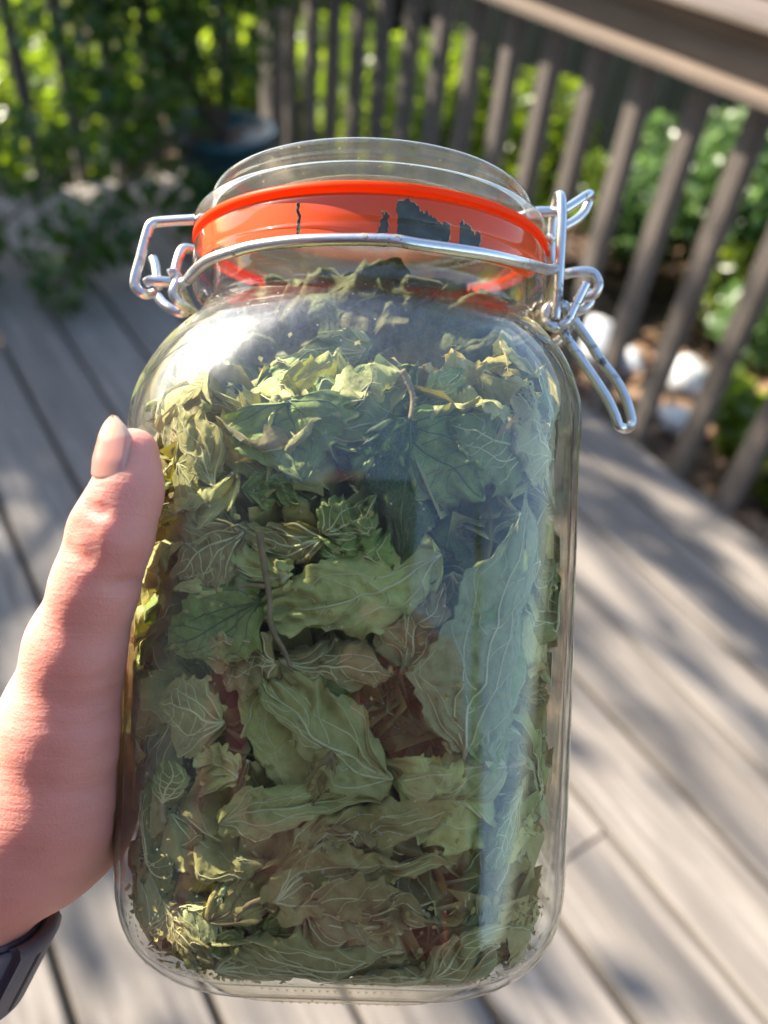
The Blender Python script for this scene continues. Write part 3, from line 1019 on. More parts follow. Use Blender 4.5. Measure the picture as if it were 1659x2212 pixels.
# right side: closing loop over the lid, links and lever
wire('closing_loop', [pj(1120, 470, .214), pj(1158, 458, .2125), pj(1200, 457, .2125), pj(1222, 452, .213), pj(1264, 425, .2155), pj(1275, 421, .2175), pj(1274, 432, .220), pj(1262, 458, .220), pj(1244, 476, .2185), pj(1212, 494, .217)], parent=jar)
wire('latch_arm', [pj(1200, 690, .2105), pj(1205, 640, .2095), pj(1210, 560, .209), pj(1214, 480, .209), pj(1213, 440, .2095), pj(1211, 424, .2105), pj(1206, 424, .2125), pj(1200, 440, .214), pj(1193, 490, .2155), pj(1190, 545, .216), pj(1196, 590, .217)], parent=jar)
wire('collar', [pj(1184, 512, .215), pj(1190, 516, .213), pj(1198, 512, .2145), pj(1191, 510, .2175)], r=WR * 0.75, parent=jar, closed=True)
wire('hinge_eye', [pj(1212, 594, .2155), pj(1240, 588, .214), pj(1265, 586, .2135), pj(1283, 592, .2135), pj(1293, 612, .2135), pj(1287, 632, .214), pj(1268, 643, .215), pj(1250, 640, .216)], parent=jar)
wire('hinge_eye', [pj(1225, 672, .219), pj(1250, 672, .218), pj(1270, 660, .2175), pj(1276, 645, .2175), pj(1268, 630, .218)], parent=jar)
wire('latch_link', [pj(1266, 612, .2105), pj(1256, 632, .2105), pj(1238, 668, .2105), pj(1226, 692, .2105), pj(1208, 704, .211)], parent=jar)
wire('pivot_ring', [pj(1179, 690, .212), pj(1182, 668, .212), pj(1200, 658, .2125), pj(1222, 664, .213), pj(1229, 684, .2125), pj(1218, 702, .212), pj(1200, 706, .2115), pj(1184, 700, .2115)], parent=jar, closed=True, r=WR * 1.15)
wire('lever', [pj(1212, 712, .213), pj(1240, 754, .212), pj(1280, 812, .2105), pj(1310, 858, .2095), pj(1328, 895, .209), pj(1336, 918, .209), pj(1344, 924, .2095), pj(1354, 926, .212), pj(1364, 918, .2145), pj(1363, 898, .215), pj(1350, 856, .2155), pj(1330, 820, .216), pj(1296, 775, .2165), pj(1262, 722, .217), pj(1238, 690, .2165)], parent=jar)
wire('lever', [pj(1245, 690, .220), pj(1232, 706, .2185), pj(1215, 728, .2165), pj(1192, 745, .216)], r=WR * 0.9, parent=jar)

# ------------------------------------------------------------------ dried leaves
INP = np.array(INN)[::-1]


def inner_a(z):
    return np.interp(z, INP[:, 0], INP[:, 1]), np.interp(z, INP[:, 0], INP[:, 2])


def clampin(P, margin):
    """push points inside the jar's inner wall"""
    P = P.copy()
    P[:, 2] = np.clip(P[:, 2], 0.0045 + margin, 0.1795)
    a, rc = inner_a(P[:, 2])
    a = a - 0.0003 - margin
    rc = np.minimum(rc, a)
    cx = shift(P[:, 2])
    x, y = P[:, 0] - cx, P[:, 1]
    k = a - rc
    qx, qy = np.abs(x) - k, np.abs(y) - k
    mx, my = np.maximum(qx, 0), np.maximum(qy, 0)
    l = np.hypot(mx, my)
    over = l > rc
    f = np.where(over, rc / np.maximum(l, 1e-9), 1.0)
    nx = np.where(qx > 0, k + mx * f, np.abs(x)) * np.sign(x)
    ny = np.where(qy > 0, k + my * f, np.abs(y)) * np.sign(y)
    P[:, 0] = nx + cx
    P[:, 1] = ny
    return P


def crinkle(P, rng_seed, amp):
    """creased, papery displacement of points (several octaves, ridged)"""
    r = np.random.default_rng(rng_seed)
    out = np.zeros_like(P)
    for f, a in ((55, 1.0), (120, 0.62), (260, 0.34), (520, 0.16)):
        for c in range(3):
            acc = 0
            for _ in range(3):
                k = r.normal(size=3)
                k *= f * 2.2 / np.linalg.norm(k)
                x = np.sin(P @ k + r.uniform(0, 6.28))
                acc = acc + (1 - 2 * np.abs(x) if f < 200 else x)
            out[:, c] += a * acc / 3
    return P + amp * out


def make_leaf(base, tip, width, normal, rng, mat, vmat=None, shape=0.0, teeth=None, fold=0.2, crumple=0.5, curl=0.3, bend=0.0, margin=0.0, nveins=5, stalk=0.0, nu=66, nv=25, label=None, group=None, twist=0.0, vr=1.0, roll=0.0):
    base = np.asarray(base, float)
    tip = np.asarray(tip, float)
    Y = tip - base
    L = np.linalg.norm(Y)
    Y = Y / L
    N = np.asarray(normal, float)
    N = N - Y * (N @ Y)
    N /= np.linalg.norm(N)
    X = np.cross(Y, N)
    nt_ = teeth if teeth else max(6, int(L / 0.0036))
    ph = rng.uniform(0, 6.28, 24)
    kk = rng.normal(size=(12, 2)) * np.array([5.0, 2.4])
    am = rng.uniform(0.4, 1.0, 12)
    cseed = int(rng.integers(1 << 30))
    camp = 0.0025 * min(crumple, 1.3) ** 0.5 * min(1.0, width / 0.012)
    eph = rng.uniform(0, 6.28, 8)

    def Pf(u, v):
        u = np.asarray(u, float)
        v = np.asarray(v, float)
        prof = np.sin(np.pi * np.clip(u, 0, 1) ** (0.62 + shape)) ** 0.8
        prof = np.where(u < 0.06, prof + 0.25 * (1 - u / 0.06) * np.abs(v), prof)
        tooth = ((u * nt_) % 1.0)
        edge = 1 + 0.10 * (tooth - 0.5) * np.clip((np.abs(v) - 0.75) / 0.25, 0, 1) * 1.6
        rag = 1 + 0.10 * np.sin(u * 7 + eph[0] + 2 * np.sign(v)) + 0.07 * np.sin(u * 17 + eph[1] + np.sign(v)) + 0.05 * np.sin(u * 41 + eph[2] * np.sign(v))
        wv = 0.5 * width * prof * edge * v * (1 + (rag - 1) * np.abs(v))
        # ripples that follow the side veins
        rip = np.sin((u - 0.35 * np.abs(v)) * nveins * 6.28 * 0.9 + ph[0]) * np.abs(v) ** 0.8
        nz_ = sum(am[i] * np.sin(kk[i, 0] * u * 1.6 + kk[i, 1] * v + ph[i + 1]) for i in range(12)) / 5.0
        fine = sum(np.sin(kk[i, 0] * u * 5 + kk[i, 1] * 3.2 * v + ph[i + 3]) for i in range(6)) / 6.0
        h = fold * np.abs(v) * width * 0.5 * prof + crumple * (0.075 * width * rip + 0.24 * width * nz_ * np.abs(v) ** 0.5 + 0.06 * width * fine)
        # rolled edges
        cv = 1.4 * curl * np.clip(np.abs(v) - 0.55, 0, 1) * (1 + 0.7 * np.sin(u * 9 + ph[9] + 2 * np.sign(v)))
        ang = cv * 4.2
        lat = wv - np.sign(v) * 0.5 * width * prof * np.clip(np.abs(v) - 0.55, 0, 1) * (1 - np.cos(np.clip(ang, -2.6, 2.6))) * 0.75
        h = h - 0.5 * width * prof * np.clip(np.abs(v) - 0.55, 0, 1) * np.sin(np.clip(ang, -2.6, 2.6)) * 1.1
        if roll:
            rr = 0.5 * width / max(abs(roll), 1e-3)
            a_ = lat / rr
            h = h + rr * (1 - np.cos(a_)) * np.sign(roll)
            lat = rr * np.sin(a_)
        yy = u * L + 0.05 * L * np.sin(v * 2.2 + ph[20]) * np.abs(v)
        h = h + bend * L * np.sin(np.pi * u) + 0.03 * L * np.sin(u * 5 + ph[11])
        side = 0.06 * L * np.sin(u * 3.4 + ph[12])
        tw = twist * (u - 0.3)
        l2 = lat * np.cos(tw) - h * np.sin(tw)
        h2 = lat * np.sin(tw) + h * np.cos(tw)
        P = base + yy[..., None] * Y + (l2 + side)[..., None] * X + h2[..., None] * N
        s = P.shape
        return clampin(crinkle(P.reshape(-1, 3), cseed, camp), margin).reshape(s)

    u = np.linspace(0, 1, nu)
    v = np.sin(np.linspace(-1, 1, nv) * np.pi / 2 * 0.98) / math.sin(np.pi / 2 * 0.98)
    U, W = np.meshgrid(u, v, indexing='ij')
    V = Pf(U, W).reshape(-1, 3)
    org = V.mean(0)
    Fs = grid_faces(nu, nv)
    # a few ragged bites out of the rim
    nb = rng.integers(2, 8)
    drop = set()
    for _ in range(nb):
        i0 = rng.integers(4, nu - 5)
        sd = rng.integers(0, 2)
        dep = rng.integers(1, 3)
        for i in range(i0, min(i0 + rng.integers(1, 4), nu - 2)):
            for j in range(dep):
                drop.add(i * (nv - 1) + (j if sd == 0 else nv - 2 - j))
    Fs = [f for i, f in enumerate(Fs) if i not in drop]
    uvs = np.stack([W.ravel() * 0.5 * width / 0.03 + 0.5, U.ravel() * L / 0.03], 1)
    o = mesh('dried_leaf', V - org, Fs, mat, None, True, None, uvs)
    o.matrix_world = JMAT @ Matrix.Translation(org.tolist())
    tag(o, label, 'dried leaf', group)
    # veins stand proud of the blade
    mb = MB()
    uu = np.linspace(0.0, 0.97, 28)
    mb.add(*tube(Pf(uu, 0.09 * np.sin(uu * 6 + ph[2]) * np.minimum(uu * 3, 1)) - org, np.linspace(0.00036, 0.00010, 28) * vr, 4))
    for s in (-1, 1):
        for k in range(nveins + 1):
            tt = np.linspace(0, 1, 16)
            wob = 0.06 * np.sin(tt * rng.uniform(4, 11) + rng.uniform(0, 6)) * np.minimum(tt * 3, 1)
            if k == 0:
                vv, uu_ = 0.55 * np.sin(tt * np.pi / 2) ** 0.75, 0.86 * tt
            elif k == 1:
                vv, uu_ = 0.92 * np.sin(tt * np.pi / 2) ** 0.9, rng.uniform(0.36, 0.5) * tt ** 1.15
            else:
                u0 = 0.16 + 0.62 * (k - 2 + rng.uniform(-0.2, 0.2) + (0.25 if s > 0 else 0)) / max(nveins - 1, 1)
                u0 = max(u0, 0.1)
                vv, uu_ = rng.uniform(0.75, 0.95) * tt ** 0.85, u0 + rng.uniform(0.2, 0.3) * tt ** 1.4
            rad = np.linspace(0.00025 if k < 2 else 0.00013, 0.00005, 16) * vr
            mb.add(*tube(Pf(np.minimum(uu_, 0.96), s * np.clip(vv + wob, 0.0, 0.96)) - org, rad, 4))
    mb.out('veins', vmat or M['vein'], o)
    if stalk > 0:
        p0 = Pf(np.array([0.0]), np.array([0.0]))[0]
        p1 = clampin((p0 - Y * stalk * 0.5 + X * rng.uniform(-.1, .1) * stalk)[None], margin)[0]
        p2 = clampin((p0 - Y * stalk + X * rng.uniform(-.3, .3) * stalk)[None], margin)[0]
        Vt, Ft = tube(catmull([p0, p1, p2], 5) - org, np.linspace(0.0006, 0.0008, 11), 6)
        mesh('stalk', Vt, Ft, M['stalk'], o)
    return o


YF = -0.0531     # just behind the inside of the front wall
FN = np.array([0, -1.0, 0])
HERO = [
    ((330, 1930), (470, 2065), 90, 'dl_olive', 'vein', .0010, dict(fold=.3, crumple=.8, curl=.3), 'crumpled olive leaf in the bottom left corner of the jar'),
    ((480, 2085), (700, 2112), 70, 'dl_pale', 'vein', .0008, dict(fold=.2, crumple=.7, curl=.3), 'narrow pale leaf lying on the jar bottom left of the middle'),
    ((930, 2108), (700, 2122), 64, 'dl_olive', 'vein', .0006, dict(fold=.2, crumple=.7, curl=.2), 'narrow olive leaf lying on the jar bottom in the middle'),
    ((930, 2095), (1140, 1995), 85, 'dl_pale', 'vein', .0009, dict(fold=.3, crumple=.7, curl=.3), 'pale leaf curving up the bottom right corner of the jar'),
    ((420, 2010), (640, 2085), 85, 'dl_green', 'vein', .0020, dict(fold=.3, crumple=.8, curl=.3), 'greenish leaf tucked behind the bottom row of leaves'),
    # base, tip, width(px), material, veins, margin, keys, label
    ((632, 848), (648, 1045), 235, 'dl_green', 'vein_dark', .0012, dict(shape=-0.22, fold=0.05, crumple=.15, curl=.05, nveins=4), 'broad fan-shaped green leaf hanging tip down in the upper left'),
    ((872, 900), (884, 1196), 150, 'dl_dark', 'vein_dark', .0009, dict(shape=-0.05, fold=-.15, crumple=.15, curl=.12, stalk=.011, nveins=4), 'dark green upright leaf with a brown stalk on top, upper middle'),
    ((885, 905), (1050, 1075), 190, 'dl_green', 'vein_dark', .0030, dict(fold=.05, crumple=.3, curl=.05), 'broad green leaf spreading right from behind the dark upright leaf'),
    ((868, 910), (800, 1070), 110, 'dl_green', 'vein_dark', .0040, dict(fold=.05, crumple=.4, curl=.1), 'green leaf half hidden left behind the dark upright leaf'),
    ((985, 1222), (560, 1300), 175, 'dl_pale', 'vein', .0008, dict(fold=.1, crumple=.45, curl=.15, nveins=5, vr=1.3), 'wide pale leaf lying across the middle with veins fanning left'),
    ((1038, 1645), (1135, 1050), 200, 'dl_blue', 'vein', .0010, dict(shape=0.12, fold=.12, crumple=.35, curl=.12, nveins=5, vr=1.2), 'long blue-green upright leaf with pale veins on the right'),
    ((1050, 1640), (1190, 1180), 130, 'dl_green', 'vein', .0016, dict(shape=0.1, fold=.2, crumple=.5, curl=.2, nveins=4, vr=1.2), 'narrow green leaf standing along the right-hand glass edge'),
    ((985, 1235), (985, 1560), 150, 'dl_blue', 'vein', .0022, dict(fold=.15, crumple=.5, curl=.2, vr=1.1), 'grey-green leaf hanging below the meeting point of the fanned veins'),
    ((1110, 1660), (880, 1655), 120, 'dl_pale', 'vein', .0012, dict(fold=.1, crumple=.4, curl=.2, stalk=.006, vr=1.1), 'pale leaf pointing left with its stalk at the lower right'),
    ((490, 1550), (318, 1500), 140, 'dl_pale', 'vein', .0010, dict(fold=.25, crumple=.4, curl=.15, vr=1.2), 'pale ribbed leaf pressed on the left side halfway down'),
    ((850, 1648), (500, 1450), 150, 'dl_pale', 'vein', .0010, dict(fold=.12, crumple=.45, curl=.2, nveins=5, vr=1.3), 'large pale leaf slanting across the lower middle'),
    ((470, 1775), (850, 1715), 96, 'dl_pale', 'vein', .0009, dict(fold=.15, crumple=.4, curl=.25), 'narrow grey-green leaf lying level below the large slanting leaf'),
    ((470, 1965), (655, 1830), 105, 'dl_yellow', 'stalk', .0008, dict(fold=.3, crumple=.5, curl=.1, teeth=9, nveins=4), 'yellow-brown leaf with coarse teeth near the bottom left'),
    ((575, 1925), (985, 1735), 135, 'dl_olive', 'vein', .0014, dict(fold=.2, crumple=.4, curl=.2, nveins=4, vr=1.3, stalk=.008), 'long olive leaf rising to the right near the bottom'),
    ((600, 1925), (985, 1855), 120, 'dl_olive', 'vein', .0007, dict(fold=.25, crumple=.5, curl=.2, nveins=4, vr=1.2), 'olive leaf with strong long veins below the long rising leaf'),
    ((660, 1960), (960, 1960), 110, 'dl_olive', 'vein', .0010, dict(fold=.3, crumple=.8, curl=.3), 'wrinkled olive leaf lying level above the jar bottom'),
    ((880, 2070), (480, 2010), 105, 'dl_pale', 'vein', .0008, dict(fold=.2, crumple=.5, curl=.3), 'pale leaf curled along the bottom of the jar'),
    ((1090, 2060), (840, 2120), 95, 'dl_olive', 'vein', .0010, dict(fold=.2, crumple=.5, curl=.3), 'olive leaf at the bottom right with a torn edge'),
    ((705, 925), (900, 775), 175, 'dl_green', 'vein', .0045, dict(fold=.05, crumple=.5, curl=.15, vr=1.1), 'veined green leaf behind glass at the top centre'),
    ((905, 905), (1010, 790), 80, 'dl_green', 'vein', .0060, dict(fold=.3, crumple=.5, curl=.2), 'small green leaf leaning right of the brown stalk'),
    ((1180, 985), (980, 905), 170, 'dl_green', 'vein', .0035, dict(fold=.1, crumple=.3, curl=.05, vr=1.1), 'green leaf with radiating veins at the upper right glass edge'),
    ((505, 1010), (355, 880), 95, 'dl_olive', 'vein', .0015, dict(fold=.5, crumple=.8, curl=.3), 'sunlit crinkled leaf at the upper left'),
    ((365, 985), (515, 1105), 120, 'dl_pale', 'vein', .0022, dict(fold=.3, crumple=.7, curl=.25), 'pale sunlit leaf bulging below the crinkled upper-left leaf'),
    ((530, 1160), (360, 1230), 120, 'dl_olive', 'vein', .0012, dict(fold=.3, crumple=.6, curl=.25), 'olive crumpled leaf by the thumb'),
    ((690, 1165), (520, 1130), 70, 'dl_olive', 'vein', .0012, dict(fold=.5, crumple=.9, curl=.2, vr=1.3), 'greyish shrivelled leaf with close veins above the twig'),
    ((640, 1235), (380, 1265), 90, 'dl_pale', 'vein', .0010, dict(fold=.2, crumple=.5, curl=.3), 'pale leaf lying level to the left of the twig'),
    ((560, 1290), (310, 1400), 130, 'dl_green', 'vein_dark', .0014, dict(fold=.15, crumple=.3, curl=.1), 'smooth dark green leaf at the left below the twig top'),
    ((620, 1400), (880, 1440), 110, 'dl_olive', 'vein', .0016, dict(fold=.3, crumple=.8, curl=.3), 'brownish crumpled leaf right of the twig foot'),
    ((610, 1395), (440, 1400), 110, 'dl_olive', 'vein', .0016, dict(fold=.2, crumple=.6, curl=.3), 'brownish leaf left of the twig foot'),
    ((880, 1440), (960, 1230), 110, 'dl_olive', 'vein', .0018, dict(fold=.2, crumple=.6, curl=.2), 'olive leaf standing upright left of the long blue-green leaf'),
    ((350, 1745), (345, 1630), 90, 'dl_green', 'vein', .0010, dict(fold=.2, crumple=.3, curl=.1, stalk=.004), 'small dark green fan leaf at the lower left edge'),
    ((520, 1660), (430, 1590), 100, 'dl_pale', 'vein', .0014, dict(fold=.3, crumple=.7, curl=.3), 'pale crumpled leaf below the ribbed left leaf'),
    ((720, 1610), (690, 1720), 60, 'dl_yellow', 'stalk', .0005, dict(fold=.5, crumple=.9, curl=.3), 'small brown curled leaf under the large slanting leaf'),
    ((790, 1770), (730, 1870), 90, 'dl_olive', 'vein', .0013, dict(fold=.3, crumple=.7, curl=.3), 'small pale olive leaf hanging above the wrinkled leaf'),
    ((1140, 1700), (1080, 1880), 110, 'dl_green', 'vein', .0014, dict(fold=.2, crumple=.4, curl=.2), 'green leaf at the lower right behind the glass edge'),
    ((700, 1130), (815, 1075), 90, 'dl_green', 'vein', .0020, dict(fold=.3, crumple=1.0, curl=.4), 'small frilled leaf under the broad fan-shaped leaf'),
    ((830, 1210), (700, 1150), 100, 'dl_green', 'vein', .0024, dict(fold=.3, crumple=.8, curl=.3), 'crinkled green leaf left of the foot of the dark upright leaf'),
    ((540, 1035), (660, 1060), 70, 'dl_green', 'vein_dark', .0028, dict(fold=.2, crumple=.6, curl=.2), 'green leaf lit through from behind below the fan-shaped leaf'),
]
rl = np.random.default_rng(100)
for b, t, wpx, mt, vm, mg, kw, lab in HERO:
    d = JO[2] + YF
    kw['crumple'] = kw.get('crumple', 0.5) * 1.5
    kw['twist'] = rl.normal() * 0.22
    kw['roll'] = rl.choice([0.0, 0.7, -0.7, 0.4])
    make_leaf(pj_y(*b, YF + mg + 0.0025), pj_y(*t, YF + mg + 0.0025), wpx / F * d * 1.30, FN + np.array([rl.normal() * 0.15, 0, rl.normal() * 0.25]), rl, M[mt], M[vm], margin=mg, label=lab, **kw)

# fillers packed behind and between, all round the wall
GRP = 'dried leaves packed loosely in the jar'
LAB = 'crumpled dried green leaf packed among others inside the jar'
mats = ['dl_pale', 'dl_olive', 'dl_green', 'dl_pale', 'dl_olive', 'dl_blue']
nf = 275


def fill_label(c, m):
    colr = {'dl_pale': 'pale grey-green', 'dl_olive': 'brownish olive', 'dl_green': 'mid green', 'dl_blue': 'bluish green'}[m]
    lev = 'bottom' if c[2] < 0.04 else 'lower half' if c[2] < 0.075 else 'upper half' if c[2] < 0.115 else 'top of the heap'
    sd = 'left side' if c[0] < -0.034 else 'right side' if c[0] > 0.034 else 'front left' if c[0] < -0.011 else 'front right' if c[0] > 0.011 else 'front middle'
    return 'crumpled %s dried leaf in the jar, %s, %s' % (colr, lev, sd)


for i in range(nf):
    q = i / nf
    zc = 0.009 + 0.131 * rl.uniform() ** 0.9
    side = rl.uniform()
    if side < 0.66 and 0.068 < zc < 0.13:      # kept back behind the large leaves
        c = np.array([rl.uniform(-0.048, 0.048), rl.uniform(-0.039, -0.020), zc])
        nrm = np.array([rl.normal() * 0.3, -1, rl.normal() * 0.55 + 0.25])
    elif side < 0.66:      # front
        c = np.array([rl.uniform(-0.048, 0.048), rl.uniform(-0.047, -0.026), zc])
        nrm = np.array([rl.normal() * 0.3, -1, rl.normal() * 0.55 + 0.25])
    elif side < 0.78:    # right
        c = np.array([rl.uniform(0.034, 0.05), rl.uniform(-0.04, 0.04), zc])
        nrm = np.array([1, rl.normal() * 0.4, rl.normal() * 0.4])
    elif side < 0.90:    # left
        c = np.array([rl.uniform(-0.05, -0.034), rl.uniform(-0.04, 0.04), zc])
        nrm = np.array([-1, rl.normal() * 0.4, rl.normal() * 0.4])
    else:                # top of the heap
        c = np.array([rl.uniform(-0.036, 0.036), rl.uniform(-0.026, 0.042), rl.uniform(0.122, 0.148)])
        nrm = np.array([rl.normal() * 0.5, -0.7, 0.7])
    ang = rl.normal() * 0.55 + (0 if rl.uniform() < 0.5 else math.pi)
    if side > 0.9:
        ang = rl.uniform(0, 6.28)
    nrm = nrm / np.linalg.norm(nrm)
    hx = np.cross(nrm, [0, 0, 1.0])
    hx /= np.linalg.norm(hx)
    hz = np.cross(hx, nrm)
    dr = hx * math.cos(ang) + hz * math.sin(ang)
    L = rl.uniform(0.022, 0.046)
    mg = rl.uniform(0.0008, 0.006)
    mt_ = mats[rl.integers(len(mats))]
    make_leaf(c - dr * L / 2, c + dr * L / 2, L * rl.uniform(0.45, 0.8), nrm, rl, M[mt_], M['vein'], margin=mg,
              fold=rl.uniform(-0.2, 0.6), crumple=rl.uniform(0.7, 1.7), curl=rl.uniform(0.1, 0.55), twist=rl.normal() * 0.6, bend=rl.normal() * 0.08,
              nveins=4, nu=40, nv=15, label=fill_label(c, mt_), group=GRP, roll=rl.choice([0, 0, 1.0, -1.2]))

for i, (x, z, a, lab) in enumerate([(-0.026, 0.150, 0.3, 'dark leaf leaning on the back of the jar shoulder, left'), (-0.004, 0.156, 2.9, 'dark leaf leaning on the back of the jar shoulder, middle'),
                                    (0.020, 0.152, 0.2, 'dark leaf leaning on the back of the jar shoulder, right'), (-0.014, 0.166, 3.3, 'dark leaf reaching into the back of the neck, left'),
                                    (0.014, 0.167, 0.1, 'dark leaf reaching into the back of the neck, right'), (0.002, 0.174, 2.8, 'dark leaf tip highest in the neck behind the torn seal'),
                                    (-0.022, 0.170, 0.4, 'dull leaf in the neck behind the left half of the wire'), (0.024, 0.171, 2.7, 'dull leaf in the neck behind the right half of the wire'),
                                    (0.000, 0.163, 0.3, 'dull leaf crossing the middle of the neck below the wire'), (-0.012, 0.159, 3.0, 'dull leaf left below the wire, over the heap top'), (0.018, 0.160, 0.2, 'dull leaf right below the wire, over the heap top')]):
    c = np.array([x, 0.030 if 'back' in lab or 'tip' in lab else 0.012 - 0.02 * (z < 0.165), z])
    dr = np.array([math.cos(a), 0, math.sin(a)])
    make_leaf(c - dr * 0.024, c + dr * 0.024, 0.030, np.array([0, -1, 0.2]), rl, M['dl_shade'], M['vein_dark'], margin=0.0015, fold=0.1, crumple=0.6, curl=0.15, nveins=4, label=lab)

# crushed leaf mass that fills the middle
rng = np.random.default_rng(55)
n = 4600
P = np.stack([rng.uniform(-0.046, 0.046, n), rng.uniform(-0.043, 0.046, n), rng.uniform(0.009, 0.138, n)], 1)
P[:1500, 2] = rng.uniform(0.005, 0.022, 1500)
P[:1500, 1] = rng.uniform(-0.050, 0.04, 1500)
v, _ = leaf_cloud(P, np.full(n, 0.002), n, 0.022, rng, flat=0.8)
v = clampin(v, 0.0028)
o = foliage_mesh('crushed_leaves', v, M['dl_olive'], None)
o.matrix_world = JMAT
tag(o, 'mass of crushed dried leaves filling the middle of the jar', 'dried leaves', kind='stuff')
# crumbs and dust of leaf at the bottom and on the glass
rng = np.random.default_rng(66)
n = 1500
P = np.stack([rng.uniform(-0.05, 0.05, n), rng.uniform(-0.053, -0.03, n), 0.004 + 0.02 * rng.uniform(size=n) ** 2], 1)
P[1100:, 2] = rng.uniform(0.01, 0.15, 400)
P[1100:, 1] = -0.0536
v, _ = leaf_cloud(P, np.full(n, 0.0005), n, 0.0016, rng)
v = clampin(v, 0.0)
o = foliage_mesh('leaf_crumbs', v, M['dl_olive'], None)
o.matrix_world = JMAT
tag(o, 'fine dried leaf crumbs on the jar bottom and sticking to the glass', 'leaf crumbs', kind='stuff')
# twig
tw = [pj_y(*p, YF + 0.0004) for p in [(560, 1148), (566, 1190), (574, 1240), (582, 1290), (584, 1340), (594, 1372), (612, 1402), (628, 1440)]]
V, Fs = tube(catmull(tw, 6), np.linspace(0.00085, 0.0005, 43), 7)
org = V.mean(0)
tg = mesh('dried_twig', V - org, Fs, M['stalk'])
tg.matrix_world = JMAT @ Matrix.Translation(org.tolist())
tag(tg, 'thin brown twig standing upright against the glass, left of centre', 'twig')
V, Fs = tube(catmull([pj_y(*p, YF + 0.0006) for p in [(580, 1268), (545, 1264), (512, 1266)]], 5), np.linspace(0.0006, 0.0004, 11), 6)
mesh('side_twig', V - org, Fs, M['stalk'], tg)


# ------------------------------------------------------------------ hand (signed distance field -> one skin)
def surface_nets(Fv, org, h):
    nx, ny, nz = Fv.shape
    sgn = Fv < 0
    c = [sgn[i:nx - 1 + i, j:ny - 1 + j, k:nz - 1 + k] for i in (0, 1) for j in (0, 1) for k in (0, 1)]
    s = sum(x.astype(np.int8) for x in c)
    act = (s > 0) & (s < 8)
    idx = -np.ones(act.shape, np.int64)
    ii = np.argwhere(act)
    idx[act] = np.arange(len(ii))
    acc = np.zeros((len(ii), 3))
    cnt = np.zeros(len(ii))
    cor = [(i, j, k) for i in (0, 1) for j in (0, 1) for k in (0, 1)]
    for a in range(8):
        for b in range(a + 1, 8):
            if sum(abs(p - q) for p, q in zip(cor[a], cor[b])) != 1:
                continue
            fa = Fv[tuple((ii + cor[a]).T)]
            fb = Fv[tuple((ii + cor[b]).T)]
            m = (fa < 0) != (fb < 0)
            t = np.where(m, fa / np.where(m, fa - fb, 1), 0)
            p = np.array(cor[a]) + t[:, None] * (np.array(cor[b]) - np.array(cor[a]))
            acc += p * m[:, None]
            cnt += m
    V = org + (ii + acc / cnt[:, None]) * h
    quads = []
    for ax in range(3):
        o1, o2 = [(1, 2), (2, 0), (0, 1)][ax]
        sl0 = [slice(None)] * 3
        sl1 = [slice(None)] * 3
        sl0[ax] = slice(0, -1)
        sl1[ax] = slice(1, None)
        a = sgn[tuple(sl0)]
        b = sgn[tuple(sl1)]
        e = np.argwhere(a != b)
        keep = (e[:, o1] > 0) & (e[:, o2] > 0) & (e[:, o1] < Fv.shape[o1] - 1) & (e[:, o2] < Fv.shape[o2] - 1)
        e = e[keep]
        d1 = np.zeros(3, int)
        d1[o1] = 1
        d2 = np.zeros(3, int)
        d2[o2] = 1
        q = np.stack([idx[tuple(e.T)], idx[tuple((e - d1).T)], idx[tuple((e - d1 - d2).T)], idx[tuple((e - d2).T)]], 1)
        flip = ~a[tuple(e.T)]
        q[flip] = q[flip][:, ::-1]
        quads.append(q)
    return V, np.concatenate(quads)


def seg(P, a, b, ra, rb):
    a = np.asarray(a, np.float32)
    b = np.asarray(b, np.float32)
    ab = b - a
    t = np.clip(((P - a) @ ab) / (ab @ ab), 0, 1)
    d = P - a - t[..., None] * ab
    return np.sqrt((d * d).sum(-1)) - (ra + (rb - ra) * t)


def smin(a, b, k):
    h = np.clip(0.5 + 0.5 * (b - a) / k, 0, 1)
    return b + (a - b) * h - k * h * (1 - h)


mm = 0.001
# thumb chain and thenar, in jar coordinates
T = [(pj(285, 975, .1700), 4.9), (pj(277, 1055, .1690), 6.4), (pj(243, 1150, .1695), 8.2), (pj(210, 1262, .1730), 8.7), (pj(172, 1400, .1790), 11.0), (pj(150, 1560, .1855), 15.0), (pj(140, 1700, .1910), 17.5), (pj(65, 1785, .197), 20.0), (pj(-85, 1858, .199), 23.0), (pj(-170, 1990, .198), 23.5), (pj(-320, 2270, .195), 26)]
SEGS = [(T[i][0], T[i + 1][0], T[i][1] * mm, T[i + 1][1] * mm, 0.005) for i in range(len(T) - 1)]
# pad of the thumb
SEGS.append((pj(297, 988, .1705), pj(295, 1070, .1700), 4.2 * mm, 5.0 * mm, 0.004))
# palm along the left wall of the jar
for (a, b, ra, rb) in [((-0.0745, -0.010, 0.050), (-0.0745, 0.030, 0.058), 14, 12), ((-0.072, -0.004, 0.030), (-0.070, 0.036, 0.040), 13, 11), ((-0.073, 0.0, 0.065), (-0.070, 0.038, 0.088), 13, 10),
                       ((-0.075, 0.0, 0.075), (-0.070, 0.036, 0.105), 12, 9.5)]:
    SEGS.append((np.array(a), np.array(b), ra * mm, rb * mm, 0.010))
SEGS.append((pj(215, 1770, .205), np.array((-0.072, 0.0, 0.035)), 9 * mm, 13 * mm, 0.010))
